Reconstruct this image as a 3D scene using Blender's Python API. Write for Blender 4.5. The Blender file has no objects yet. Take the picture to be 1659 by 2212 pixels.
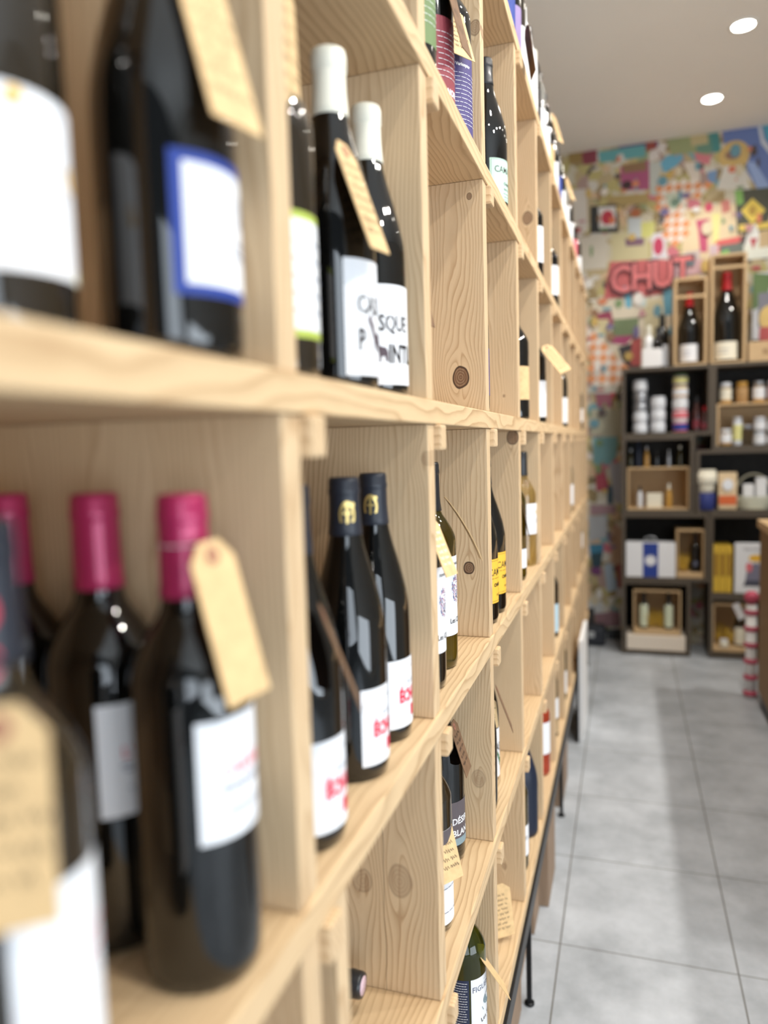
import bpy, bmesh, math, random
from mathutils import Vector, Matrix
R = math.radians
random.seed(7)
C = bpy.context.scene
col = C.collection
A = 0.214                        # shelf front plane is x = -A, camera above x = 0
FX = -A

def S(r, g, b):                  # sRGB 0-255 -> linear
    f = lambda c: (c/255/12.92) if c/255 <= .04045 else ((c/255+.055)/1.055)**2.4
    return (f(r), f(g), f(b), 1)

# ------------------------------------------------------------------ camera
cam_d = bpy.data.cameras.new('camera'); cam = bpy.data.objects.new('camera', cam_d); col.objects.link(cam)
yaw, pit, rol = R(18.04864718), R(-5.06169106), R(-1.66320425)
f_ = Vector((-math.sin(yaw)*math.cos(pit), math.cos(yaw)*math.cos(pit), math.sin(pit)))
r0 = Vector((math.cos(yaw), math.sin(yaw), 0)); u0 = r0.cross(f_)
r_ = r0*math.cos(rol)+u0*math.sin(rol); u_ = -r0*math.sin(rol)+u0*math.cos(rol)
cam.matrix_world = Matrix(((r_.x, u_.x, -f_.x, 0), (r_.y, u_.y, -f_.y, 0), (r_.z, u_.z, -f_.z, 1.355), (0, 0, 0, 1)))
cam_d.sensor_fit = 'VERTICAL'; cam_d.sensor_height = 36
cam_d.lens = 1609.668/2212*36
cam_d.dof.use_dof = True; cam_d.dof.focus_distance = 1.17; cam_d.dof.aperture_fstop = cam_d.lens/12.8
cam_d.clip_start = .01
C.camera = cam

# ------------------------------------------------------------------ world, lights, exposure
C.view_settings.view_transform = 'Standard'; C.view_settings.look = 'None'; C.view_settings.gamma = 1
C.view_settings.exposure = 0.28
w = bpy.data.worlds.new('world'); C.world = w; w.use_nodes = True
w.node_tree.nodes['Background'].inputs[0].default_value = (.80, .90, 1.0, 1)
w.node_tree.nodes['Background'].inputs[1].default_value = 0.12
def area(name, loc, target, sx, sy, power, color):
    l = bpy.data.lights.new(name, 'AREA'); l.shape = 'RECTANGLE'; l.size = sx; l.size_y = sy; l.energy = power; l.color = color
    o = bpy.data.objects.new(name, l); col.objects.link(o); o.location = loc
    o.rotation_euler = (Vector(target)-Vector(loc)).to_track_quat('-Z', 'Y').to_euler(); return o
# daylight coming through the shop windows to the right of and behind the camera
area('window_daylight', (3.20, -.75, 1.35), (0, -.55, 2.35), 2.4, 2.5, 100, (.80, .90, 1.0))
area('window_daylight', (1.85, -2.55, 1.45), (.6, 3, 2.6), 1.6, 2.2, 44, (.80, .90, 1.0))
def spot(loc, target, power, size=95, rad=.04, color=(1, .95, .88)):
    l = bpy.data.lights.new('lamp_light', 'SPOT'); l.energy = power; l.spot_size = R(size); l.spot_blend = .6; l.shadow_soft_size = rad; l.color = color
    o = bpy.data.objects.new('lamp_light', l); col.objects.link(o); o.location = loc
    o.rotation_euler = (Vector(target)-Vector(loc)).to_track_quat('-Z', 'Y').to_euler(); return o

# ------------------------------------------------------------------ object helpers
def link(name, me, mats, parent=None):
    o = bpy.data.objects.new(name, me); col.objects.link(o)
    for m in (mats if isinstance(mats, (list, tuple)) else [mats]): me.materials.append(m)
    if parent: o.parent = parent
    return o
def empty(name, loc=(0, 0, 0), rz=0):
    o = bpy.data.objects.new(name, None); col.objects.link(o); o.location = loc; o.rotation_euler = (0, 0, rz)
    o.empty_display_size = .02; return o
def tag(o, label, cat, group=None):
    o['label'] = label; o['category'] = cat
    if group: o['group'] = group
    return o
def struct(o): o['kind'] = 'structure'; return o
def box_bm(bm, x0, x1, y0, y1, z0, z1, mi=0, bev=0):
    r = bmesh.ops.create_cube(bm, size=1)
    vs = r['verts']
    for v in vs:
        v.co = Vector(((x0+x1)/2+v.co.x*(x1-x0), (y0+y1)/2+v.co.y*(y1-y0), (z0+z1)/2+v.co.z*(z1-z0)))
    fs = {f for v in vs for f in v.link_faces}
    for f in fs: f.material_index = mi
    if bev:
        es = list({e for v in vs for e in v.link_edges})
        bmesh.ops.bevel(bm, geom=es, offset=bev, segments=2, profile=.6, affect='EDGES', material=mi)
def bm_obj(name, bm, mats, parent=None, smooth=False):
    me = bpy.data.meshes.new(name); bm.to_mesh(me); bm.free()
    if smooth:
        for p in me.polygons: p.use_smooth = True
    return link(name, me, mats, parent)
def box(name, x0, x1, y0, y1, z0, z1, m, parent=None, bev=.0015):
    bm = bmesh.new()
    cx, cy = (x0+x1)/2, (y0+y1)/2
    box_bm(bm, x0, x1, y0, y1, z0, z1, 0, bev)
    return bm_obj(name, bm, m, parent)
def lathe_me(bm, prof, seg=40, mi=0, c=(0, 0), a0=0, a1=2*math.pi, axis=None):
    full = abs(a1-a0-2*math.pi) < 1e-6
    n = seg if full else seg+1
    rings = []
    for r, z in prof:
        if r < 1e-6: rings.append([bm.verts.new((c[0], c[1], z))]*n); continue
        rings.append([bm.verts.new((c[0]+r*math.cos(a0+(a1-a0)*i/seg), c[1]+r*math.sin(a0+(a1-a0)*i/seg), z)) for i in range(n)])
    for k in range(len(rings)-1):
        for i in range(seg):
            j = (i+1) % n
            q = [rings[k][i], rings[k][j], rings[k+1][j], rings[k+1][i]]
            u = []
            for v in q:
                if v not in u: u.append(v)
            if len(u) >= 3:
                try: bm.faces.new(u).material_index = mi
                except ValueError: pass
def lathe(name, prof, m, parent=None, seg=40):
    bm = bmesh.new(); lathe_me(bm, prof, seg); return bm_obj(name, bm, m, parent, True)
def tube_bm(bm, pts, r, seg=6, mi=0):
    prev = None
    for i, p in enumerate(pts):
        p = Vector(p)
        d = (Vector(pts[min(i+1, len(pts)-1)])-Vector(pts[max(i-1, 0)])).normalized()
        a = d.orthogonal().normalized() if prev is None else (pa - d*pa.dot(d)).normalized()
        pa = a; b = d.cross(a)
        ring = [bm.verts.new(p+a*r*math.cos(2*math.pi*k/seg)+b*r*math.sin(2*math.pi*k/seg)) for k in range(seg)]
        if prev:
            for k in range(seg): bm.faces.new((prev[k], prev[(k+1) % seg], ring[(k+1) % seg], ring[k])).material_index = mi
        prev = ring

# ------------------------------------------------------------------ materials
def mat(name, color, rough=.5, metal=0, coat=0, trans=0, ior=1.45, spec=.5, bump=None, emit=None, noise=None):
    m = bpy.data.materials.new(name); m.use_nodes = True; nt = m.node_tree; b = nt.nodes['Principled BSDF']
    b.inputs['Base Color'].default_value = color; b.inputs['Roughness'].default_value = rough; b.inputs['Metallic'].default_value = metal
    b.inputs['Coat Weight'].default_value = coat; b.inputs['Coat Roughness'].default_value = .03
    b.inputs['Transmission Weight'].default_value = trans; b.inputs['IOR'].default_value = ior; b.inputs['Specular IOR Level'].default_value = spec
    if emit: b.inputs['Emission Color'].default_value = emit[0]; b.inputs['Emission Strength'].default_value = emit[1]
    if noise or bump:
        tc = nt.nodes.new('ShaderNodeTexCoord'); n = nt.nodes.new('ShaderNodeTexNoise')
        n.inputs['Scale'].default_value = (noise or bump)[0]; n.inputs['Detail'].default_value = 6
        nt.links.new(tc.outputs['Object'], n.inputs['Vector'])
        if noise:
            r = nt.nodes.new('ShaderNodeValToRGB'); k = noise[1]
            r.color_ramp.elements[0].position = .3; r.color_ramp.elements[1].position = .7
            r.color_ramp.elements[0].color = [c*(1-k) for c in color[:3]]+[1]; r.color_ramp.elements[1].color = [min(1, c*(1+k)) for c in color[:3]]+[1]
            nt.links.new(n.outputs['Fac'], r.inputs['Fac']); nt.links.new(r.outputs['Color'], b.inputs['Base Color'])
        if bump:
            bp = nt.nodes.new('ShaderNodeBump'); bp.inputs['Strength'].default_value = bump[1]; bp.inputs['Distance'].default_value = .001
            nt.links.new(n.outputs['Fac'], bp.inputs['Height']); nt.links.new(bp.outputs['Normal'], b.inputs['Normal'])
    return m

def wood(name, grain='Z', across='X', light=S(214, 189, 154), dark=S(164, 129, 92), ring=.0075, knots=(), rough=.62, contrast=.85, warp=.010, rnd=True, crack=None):
    m = bpy.data.materials.new(name); m.use_nodes = True; nt = m.node_tree; L = nt.links.new
    b = nt.nodes['Principled BSDF']; b.inputs['Roughness'].default_value = rough; b.inputs['Specular IOR Level'].default_value = .3
    N = nt.nodes.new
    def M(op, a, c=None, c2=None, clamp=False):
        n = N('ShaderNodeMath'); n.operation = op; n.use_clamp = clamp
        for i, v in enumerate((a, c, c2)):
            if v is None: continue
            if isinstance(v, (int, float)): n.inputs[i].default_value = v
            else: L(v, n.inputs[i])
        return n.outputs[0]
    tc = N('ShaderNodeTexCoord'); sep = N('ShaderNodeSeparateXYZ'); L(tc.outputs['Object'], sep.inputs[0])
    oi = N('ShaderNodeObjectInfo')
    ax = {'X': sep.outputs[0], 'Y': sep.outputs[1], 'Z': sep.outputs[2]}
    v = ax[grain]; u = ax[across]; t = [ax[k] for k in 'XYZ' if k not in (grain, across)][0]
    rn = M('MULTIPLY', oi.outputs['Random'], 37.0) if rnd else 3.0
    cmb = N('ShaderNodeCombineXYZ'); L(M('MULTIPLY', u, 6.0), cmb.inputs[0]); L(M('MULTIPLY', v, 1.6), cmb.inputs[1])
    L(M('ADD', M('MULTIPLY', t, 6.0), rn), cmb.inputs[2])
    n1 = N('ShaderNodeTexNoise'); n1.inputs['Scale'].default_value = 1.7; n1.inputs['Detail'].default_value = 2; L(cmb.outputs[0], n1.inputs['Vector'])
    n1b = N('ShaderNodeTexNoise'); n1b.inputs['Scale'].default_value = 7; n1b.inputs['Detail'].default_value = 2; L(cmb.outputs[0], n1b.inputs['Vector'])
    uu = M('ADD', u, M('MULTIPLY', M('SUBTRACT', n1.outputs['Fac'], .5), warp*9))
    uu = M('ADD', uu, M('MULTIPLY', M('SUBTRACT', n1b.outputs['Fac'], .5), warp*.8))
    uu = M('ADD', uu, M('MULTIPLY', t, .55))
    core = None; rim = None
    for (ku, kv, ks, kd) in knots:           # u, v, radius, darkness
        du = M('SUBTRACT', u, ku); dv = M('SUBTRACT', v, kv)
        d2 = M('ADD', M('POWER', M('DIVIDE', M('ABSOLUTE', du), ks), 2), M('POWER', M('DIVIDE', M('ABSOLUTE', dv), ks*1.25), 2))
        # rings are pushed aside by the knot
        bend = M('MULTIPLY', M('EXPONENT', M('MULTIPLY', d2, -.13)), ks*1.9)
        sg = M('DIVIDE', du, M('SQRT', M('ADD', M('MULTIPLY', du, du), ks*ks*.5)))
        uu = M('SUBTRACT', uu, M('MULTIPLY', bend, sg))
        d = M('ADD', M('SQRT', d2), M('MULTIPLY', M('SUBTRACT', n1b.outputs['Fac'], .5), .9))
        c = M('MULTIPLY', M('SUBTRACT', 1.12, d, clamp=True), 8, clamp=True); c = M('MULTIPLY', c, kd)
        rg = M('SINE', M('MULTIPLY', d, 22)); rg = M('MULTIPLY', M('ADD', M('MULTIPLY', rg, .12), .8), c)
        rr = M('SUBTRACT', 1, M('MULTIPLY', M('ABSOLUTE', M('SUBTRACT', d, 1.03)), 7), clamp=True); rr = M('MULTIPLY', rr, kd**2.5)
        core = rg if core is None else M('MAXIMUM', core, rg)
        rim = rr if rim is None else M('MAXIMUM', rim, rr)
    ph = M('DIVIDE', uu, ring)
    ph = M('ADD', ph, rn)
    fr = M('FRACT', ph)
    late = M('POWER', fr, 3.2)
    late = M('MULTIPLY', late, M('MULTIPLY', M('SUBTRACT', 1.0, fr), 9.0, clamp=True))
    n2 = N('ShaderNodeTexNoise'); n2.inputs['Scale'].default_value = 3; n2.inputs['Detail'].default_value = 3
    L(cmb.outputs[0], n2.inputs['Vector'])
    late = M('MULTIPLY', late, M('MULTIPLY_ADD', n2.outputs['Fac'], 1.3, .25))
    c2 = N('ShaderNodeCombineXYZ'); L(M('MULTIPLY', uu, 900.0), c2.inputs[0]); L(M('MULTIPLY', v, 22.0), c2.inputs[1]); L(M('MULTIPLY', t, 900.0), c2.inputs[2])
    n3 = N('ShaderNodeTexNoise'); n3.inputs['Scale'].default_value = 1; n3.inputs['Detail'].default_value = 2; L(c2.outputs[0], n3.inputs['Vector'])
    fac = M('ADD', M('MULTIPLY', late, contrast), M('MULTIPLY', M('SUBTRACT', n3.outputs['Fac'], .45), .28), clamp=True)
    mx = N('ShaderNodeMix'); mx.data_type = 'RGBA'; L(fac, mx.inputs[0]); mx.inputs[6].default_value = light; mx.inputs[7].default_value = dark
    out = mx.outputs[2]
    # slow tone variation from board to board and along a board
    mt = N('ShaderNodeMix'); mt.data_type = 'RGBA'; mt.blend_type = 'MULTIPLY'; L(M('MULTIPLY', n2.outputs['Fac'], .45), mt.inputs[0]); L(out, mt.inputs[6]); mt.inputs[7].default_value = (.93, .84, .72, 1)
    out = mt.outputs[2]
    if core is not None:
        m2 = N('ShaderNodeMix'); m2.data_type = 'RGBA'; L(core, m2.inputs[0]); L(out, m2.inputs[6]); m2.inputs[7].default_value = S(96, 62, 42)
        m3 = N('ShaderNodeMix'); m3.data_type = 'RGBA'; L(rim, m3.inputs[0]); L(m2.outputs[2], m3.inputs[6]); m3.inputs[7].default_value = S(38, 22, 14)
        out = m3.outputs[2]
    if crack is not None:
        cu = M('ADD', M('SUBTRACT', u, crack), M('MULTIPLY', M('SUBTRACT', n1b.outputs['Fac'], .5), .006))
        cr = M('SUBTRACT', 1, M('MULTIPLY', M('ABSOLUTE', cu), 1600), clamp=True)
        m4 = N('ShaderNodeMix'); m4.data_type = 'RGBA'; L(M('MULTIPLY', cr, .8), m4.inputs[0]); L(out, m4.inputs[6]); m4.inputs[7].default_value = S(60, 40, 26); out = m4.outputs[2]
    L(out, b.inputs['Base Color'])
    bp = N('ShaderNodeBump'); bp.inputs['Strength'].default_value = .25; bp.inputs['Distance'].default_value = .0006; L(fac, bp.inputs['Height']); L(bp.outputs['Normal'], b.inputs['Normal'])
    return m

PINE = wood('pine_upright', 'Z', 'X')
PINE_FINE = wood('pine_upright_fine', 'Z', 'X', ring=.0042, warp=.004, contrast=.7)
PINE_BROAD = wood('pine_upright_broad', 'Z', 'X', ring=.012, warp=.012)
PINE_SHELF = wood('pine_shelf', 'Y', 'X', ring=.009, warp=.008, light=S(216, 190, 152))
PINE_BAT = wood('pine_batten', 'X', 'Y', ring=.006, warp=.003)
PINE_BACK = wood('pine_back_board', 'Z', 'Y', ring=.010, light=S(196, 162, 122), dark=S(150, 112, 76))
KN = {(1, 2): ((-.258, 1.464, .0125, 1), (-.239, 1.750, .004, .8)),
      (2, 2): ((-.250, 1.147, .0085, 1),),
      (2, 3): ((-.230, 1.365, .011, .9),),
      (1, 3): ((-.247, 1.454, .0025, .7),),
      (0, 4): ((-.239, 1.927, .012, .8),),
      (3, 1): ((-.316, .811, .013, .35), (-.266, .818, .015, .38)),
      (3, 2): ((-.240, .780, .012, .35),),
      (2, 1): ((-.219, 1.339, .007, .3),),
      (4, 3): ((-.262, .40, .006, .4),),
      (0, 2): ((-.225, 2.005, .009, .6),)}
OAKGREY = wood('grey_brown_planks', 'Z', 'Y', light=S(150, 128, 108), dark=S(110, 90, 74), ring=.02, contrast=.5)
CRATE = wood('crate_wood', 'X', 'Z', light=S(208, 180, 140), dark=S(170, 136, 96), ring=.008, contrast=.5)
CRATEV = wood('crate_wood_upright', 'Z', 'X', light=S(208, 180, 140), dark=S(170, 136, 96), ring=.008, contrast=.5)
DARKW = wood('dark_stained_wood', 'X', 'Z', light=S(92, 84, 74), dark=S(62, 56, 50), ring=.012, contrast=.5)
DARKV = wood('dark_stained_wood_upright', 'Z', 'X', light=S(92, 84, 74), dark=S(62, 56, 50), ring=.012, contrast=.5)
DARKB = mat('dark_back_board', S(48, 46, 44), .8, noise=(20, .2))
COUNTER = wood('counter_wood', 'Z', 'Y', light=S(150, 122, 88), dark=S(116, 90, 60), ring=.015, contrast=.5)
BLACKSTEEL = mat('black_steel', S(36, 37, 39), .38, .6, noise=(60, .2))
INK = mat('ink', S(40, 34, 34), .7)
WINK = mat('white_ink', S(245, 243, 238), .7)
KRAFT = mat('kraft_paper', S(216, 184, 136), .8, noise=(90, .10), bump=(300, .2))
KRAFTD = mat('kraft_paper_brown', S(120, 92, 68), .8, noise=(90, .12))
KRAFTR = mat('kraft_reinforcement_ring', S(158, 104, 86), .8)
STRING = mat('clear_elastic_loop', S(215, 215, 215), .25)
WHITE = mat('white_paper', S(236, 238, 242), .55, bump=(400, .08))
OFFW = mat('cream_paper', S(240, 234, 214), .6)
GLASSK = mat('black_wine_glass', S(7, 8, 8), .035, coat=.6, spec=.6)
GLASSB = mat('dark_brown_wine_glass', S(34, 27, 16), .04, coat=.8, spec=.7)
GLASSG = mat('green_wine_glass', S(96, 112, 22), .03, trans=.92, ior=1.30, coat=.6)
GLASSO = mat('olive_wine_glass', S(110, 98, 24), .03, trans=.85, ior=1.30, coat=.6)
GLASSY = mat('golden_wine_glass', S(240, 218, 140), .03, trans=.95, ior=1.28, coat=.6)
GLASSR = mat('rose_wine_glass', S(206, 88, 60), .03, trans=.6, ior=1.28, coat=.6)
GLASSC = mat('clear_glass', S(235, 240, 240), .03, trans=1, ior=1.2)
CAPK = mat('black_capsule', S(34, 36, 40), .38, coat=.2)
CAPP = mat('raspberry_capsule', S(176, 44, 92), .34, .25, coat=.3)
CAPW = mat('ivory_wax_capsule', S(238, 236, 220), .42)
CAPR = mat('red_capsule', S(190, 24, 34), .35, coat=.4)
CAPG = mat('silver_capsule', S(196, 198, 200), .3, .5)
CAPN = mat('navy_capsule', S(38, 42, 52), .4)
GOLD = mat('gold_foil', S(216, 190, 120), .3, .6)
def pm(name, *c, **k): return mat(name, S(*c), k.get('rough', .6))
BLUE = pm('blue_print', 40, 66, 150); LIME = pm('lime_print', 172, 188, 84); REDP = pm('red_print', 214, 60, 84); MINT = pm('mint_label', 190, 222, 208)
YEL = pm('yellow_label', 236, 186, 66); REDL = pm('dusty_red_label', 142, 60, 70); PURL = pm('purple_label', 78, 70, 122); GRNL = pm('green_label', 104, 128, 82)
GREYL = pm('taupe_label', 92, 84, 88); TEALP = pm('grey_blue_print', 130, 150, 158); NAVYL = pm('navy_label', 40, 50, 78); PINKP = pm('pink_print', 226, 120, 130)
PALEY = pm('pale_yellow_print', 226, 222, 150); GREENP = pm('green_print', 46, 110, 70); GREYI = pm('grey_print', 104, 110, 132); PLUM = pm('plum_print', 84, 70, 78); ORNG = pm('orange_print', 224, 110, 60)
NAVYM = mat('navy_matt_bottle', S(30, 38, 56), .45)
STRAW = mat('yellow_straw', S(214, 176, 70), .8, noise=(120, .25))
PUREW = pm('white_plastic', 240, 240, 240)
LAV = pm('lavender_label', 150, 130, 178)

# ------------------------------------------------------------------ text and flat shapes in (s, t), later wrapped on a surface
_tc = {}
def text2d(s, size, bold=0, align='LEFT'):
    k = (s, size, bold, align)
    if k in _tc: return _tc[k]
    cu = bpy.data.curves.new('t', 'FONT'); cu.body = s; cu.size = size; cu.align_x = align; cu.resolution_u = 2; cu.offset = bold
    o = bpy.data.objects.new('t', cu); col.objects.link(o)
    dg = bpy.context.evaluated_depsgraph_get(); me = o.evaluated_get(dg).to_mesh()
    r = ([(v.co.x, v.co.y) for v in me.vertices], [tuple(p.vertices) for p in me.polygons])
    o.evaluated_get(dg).to_mesh_clear(); bpy.data.objects.remove(o); bpy.data.curves.remove(cu)
    _tc[k] = r; return r
def T(s, x, y, size, mi, bold=0, align='LEFT', sx=1, rot=0):
    vs, fs = text2d(s, size, bold, align); c, n = math.cos(rot), math.sin(rot)
    return ([(x+a*sx*c-b*n, y+a*sx*n+b*c) for a, b in vs], fs, mi)
def rect(x0, y0, x1, y1, mi, nx=1):
    vs = []; fs = []
    for i in range(nx+1):
        x = x0+(x1-x0)*i/nx; vs += [(x, y0), (x, y1)]
        if i: fs.append((2*i-2, 2*i, 2*i+1, 2*i-1))
    return (vs, fs, mi)
def poly(pts, mi): return (list(pts), [tuple(range(len(pts)))], mi)
def disc(x, y, rx, ry, mi, n=20): return poly([(x+rx*math.cos(2*math.pi*i/n), y+ry*math.sin(2*math.pi*i/n)) for i in range(n)], mi)
def ringp(x, y, rx, ry, k, mi, n=24):
    vs = []; fs = []
    for i in range(n):
        c, s = math.cos(2*math.pi*i/n), math.sin(2*math.pi*i/n); vs += [(x+rx*c, y+ry*s), (x+rx*k*c, y+ry*k*s)]
        j = (i+1) % n; fs.append((2*i, 2*j, 2*j+1, 2*i+1))
    return (vs, fs, mi)
def stroke(pts, wd, mi):
    vs = []; fs = []
    for i, (x, y) in enumerate(pts):
        a = pts[max(0, i-1)]; b = pts[min(len(pts)-1, i+1)]; dx, dy = b[0]-a[0], b[1]-a[1]; l = math.hypot(dx, dy) or 1
        vs += [(x-dy/l*wd/2, y+dx/l*wd/2), (x+dy/l*wd/2, y-dx/l*wd/2)]
        if i: fs.append((2*i-2, 2*i-1, 2*i+1, 2*i))
    return (vs, fs, mi)
def scribble(x, y, wd, h, mi, rnd, lw=.0005):
    """one word-like line of handwriting"""
    out = []; px = x
    while px < x+wd-h*.5:
        n = rnd.randint(2, 5); pts = []
        for i in range(n*4):
            ph = i*math.pi/2
            pts.append((px+i*h*.17, y+h*.5*(math.sin(ph+rnd.uniform(-.5, .5)))*rnd.uniform(.5, 1.3)+h*.08*rnd.uniform(-1, 1)))
            if pts[-1][0] > x+wd: break
        if len(pts) > 1: out.append(stroke(pts, lw, mi))
        px = pts[-1][0]+h*.55
    return out
def lines(x, y0, y1, wd, n, mi, th=.0005, rnd=None):
    """rows of small illegible print as dashes"""
    rnd = rnd or random.Random(3); out = []
    for i in range(n):
        y = y0+(y1-y0)*i/max(1, n-1); px = x+rnd.uniform(0, .1)*wd
        while px < x+wd*rnd.uniform(.8, 1):
            l = rnd.uniform(.08, .2)*wd; out.append(rect(px, y-th, min(px+l, x+wd), y+th, mi)); px += l+wd*.03
    return out
def wrap(shapes, r, zc, th0, off0=.0003):
    """shapes -> bmesh on a cylinder; s is arc length about th0 (to the reader's right = +theta)"""
    bm = bmesh.new()
    for k, (vs, fs, mi) in enumerate(shapes):
        rr = r+off0+.00012*min(k, 6)
        bv = [bm.verts.new((rr*math.cos(th0+s/r), rr*math.sin(th0+s/r), zc+t)) for s, t in vs]
        for f in fs:
            try: bm.faces.new([bv[i] for i in f]).material_index = mi
            except ValueError: pass
    return bm
def flat(shapes, org, ex, ey, nrm, step=.0003):
    bm = bmesh.new(); org, ex, ey, nrm = map(Vector, (org, ex, ey, nrm))
    for k, (vs, fs, mi) in enumerate(shapes):
        o = org+nrm*(step*(1+k))
        bv = [bm.verts.new(o+ex*s+ey*t) for s, t in vs]
        for f in fs:
            try: bm.faces.new([bv[i] for i in f]).material_index = mi
            except ValueError: pass
    return bm

# ------------------------------------------------------------------ bottles
def smooth_prof(p, n=5):
    out = [p[0]]
    for i in range(len(p)-1):
        p0 = p[max(0, i-1)]; p1 = p[i]; p2 = p[i+1]; p3 = p[min(len(p)-1, i+2)]
        for k in range(1, n+1):
            t = k/n
            out.append(tuple(.5*((2*p1[j])+(-p0[j]+p2[j])*t+(2*p0[j]-5*p1[j]+4*p2[j]-p3[j])*t*t+(-p0[j]+3*p1[j]-3*p2[j]+p3[j])*t**3) for j in (0, 1)))
    return out
SHAPES = {
 'bordeaux': (.0375, [(.0375, .012), (.0375, .10), (.0375, .178), (.0355, .196), (.027, .213), (.0175, .228), (.0150, .245), (.0143, .285)], .300),
 'burgundy': (.0410, [(.041, .012), (.041, .09), (.041, .140), (.0385, .165), (.0305, .195), (.0215, .222), (.0165, .243), (.0148, .262), (.0143, .285)], .296),
}
_bm = {}
def bottle(name, label, cat, x, y, z, kind='bordeaux', glass=None, cap=None, cap_len=.060, capband=0, labels=(), group=None, s=1.0, rot=0, capmark=None, lying=None, stopper=False):
    Rb, body, H = SHAPES[kind]
    root = empty(name, (x, y, z)); tag(root, label, cat, group); root.scale = (s, s, s)
    root.rotation_euler = lying if lying else (0, 0, rot)
    key = (kind, glass.name)
    if key not in _bm:
        prof = [(0, .010), (Rb*.55, .006), (Rb*.86, 0), (Rb*.96, .003)]+smooth_prof(body, 4)+[(.0143, H-.002), (.0125, H-.0005), (0, H-.0005)]
        bm = bmesh.new(); lathe_me(bm, prof, 44); me = bpy.data.meshes.new('glass_body'); bm.to_mesh(me); bm.free()
        for p in me.polygons: p.use_smooth = True
        me.materials.append(glass); _bm[key] = me
    g = bpy.data.objects.new('glass_body', _bm[key]); col.objects.link(g); g.parent = root
    if cap:
        z0 = H-cap_len
        def rb(zz):
            for i in range(len(body)-1):
                if body[i][1] <= zz <= body[i+1][1]:
                    t = (zz-body[i][1])/(body[i+1][1]-body[i][1]); return body[i][0]*(1-t)+body[i+1][0]*t
            return .0143
        pr = [(rb(z0)+.0005, z0), (rb(z0)+.0008, z0+.0004)]
        for k in range(1, 6):
            zz = z0+(H-.019-z0)*k/5; pr.append((rb(zz)+.0008, zz))
        if capband: pr += [(.0153, H-.018), (.0162, H-.0165), (.0162, H-.004), (.0150, H+.0005), (.0, H+.0012)]
        else: pr += [(.0153, H-.0165), (.0159, H-.015), (.0159, H-.011), (.0153, H-.0095), (.0153, H-.003), (.0140, H+.0006), (0, H+.0008)]
        cp = lathe('capsule', pr, cap, root, 32)
        if capmark:
            bm = wrap(capmark[0], .0155, H-.036, capmark[1], .0004); bm_obj('capsule_emblem', bm, capmark[2], cp)
    for (z0, z1, arc, th, mats, shapes) in labels:
        w2 = arc/2
        sh = [rect(-w2, z0, w2, z1, 0, 22)]+[(v, f, m_) for v, f, m_ in shapes]
        bm = wrap(sh, Rb, 0, th); bm_obj('label', bm, mats, root)
    if stopper:
        pass
    return root

def tagc(label, px, py, pz, lean=18, phi=0, twist=0, Lg=.10, Wd=.042, m=None, ink=None, seed=1, rows=7, ring=True, roll=0, loop=None, writing=True, curl=0):
    """kraft luggage tag hanging from (px,py,pz); leans outwards in direction phi; face normal turned by twist"""
    rnd = random.Random(seed); m = m or KRAFT; ink = ink or INK
    root = empty('price_tag', (px, py, pz)); tag(root, label, 'tag', 'kraft paper tags hung on the bottles')
    L_ = R(lean); p = R(phi)
    out = Vector((math.cos(p), math.sin(p), 0)); down = (out*math.sin(L_)-Vector((0, 0, 1))*math.cos(L_)).normalized()
    wd = Vector((-math.sin(p), math.cos(p), 0)); nrm = wd.cross(-down).normalized()
    rm = Matrix.Rotation(R(twist), 3, down); wd = rm @ wd; nrm = rm @ nrm
    rm = Matrix.Rotation(R(roll), 3, nrm); wd = rm @ wd; down = rm @ down
    up = -down; h = Wd/2
    out_ = [(-h, -Lg), (h, -Lg), (h, -.012), (h*.45, 0), (-h*.45, 0), (-h, -.012)]
    bm = bmesh.new(); th = .0005
    # curled sheet: subdivide lengthwise
    ys = [0, -.012]+[-.012-(Lg-.012)*k/6 for k in range(1, 7)]
    def P(s, t, o): return wd*s+up*t+nrm*(o+curl*((-t)/Lg)**2*.02)
    rows_ = []
    for t in ys:
        hh = h*.45 if t == 0 else h
        rows_.append([bm.verts.new(P(-hh, t, th)), bm.verts.new(P(hh, t, th)), bm.verts.new(P(hh, t, -th)), bm.verts.new(P(-hh, t, -th))])
    for a, b in zip(rows_, rows_[1:]):
        for i in range(4): bm.faces.new((a[i], a[(i+1) % 4], b[(i+1) % 4], b[i]))
    bm.faces.new(rows_[0]); bm.faces.new(rows_[-1])
    sh = []
    if writing:
        for i in range(rows):
            y0 = -.022-(Lg-.03)*i/rows; sh += scribble(-h*.8+rnd.uniform(0, .15)*h, y0, h*1.6*rnd.uniform(.75, 1), (Lg-.03)/rows*.55, 1, rnd, .0007)
    for vs, fs, mi in sh:
        for sgn in (1, -1):
            bv = [bm.verts.new(P(s*sgn, t, sgn*(th+.0002))) for s, t in vs]
            for f in fs:
                try: bm.faces.new([bv[i] for i in f]).material_index = mi
                except ValueError: pass
    sheet = bm_obj('paper_sheet', bm, [m, ink], root)
    if ring:
        bm = bmesh.new()
        for sgn in (1, -1):
            for vs, fs, mi in [ringp(0, -.009, .0055, .0055, .38, 0)]:
                bv = [bm.verts.new(P(s, t, sgn*(th+.0003))) for s, t in vs]
                for f in fs: bm.faces.new([bv[i] for i in f])
        bm_obj('reinforcement_ring', bm, KRAFTR, root)
    if loop:
        bm = bmesh.new(); c = Vector(loop)-Vector((px, py, pz)); st = P(0, -.009, 0); pts = [st]
        for k in range(17):
            a = math.pi*2*k/16+math.pi*0; pts.append(c+Vector((math.cos(p+a)*.0165, math.sin(p+a)*.0165, .001*math.sin(a))))
        pts.append(st); tube_bm(bm, pts, .0004, 5); bm_obj('elastic_loop', bm, STRING, root)
    return root
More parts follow.
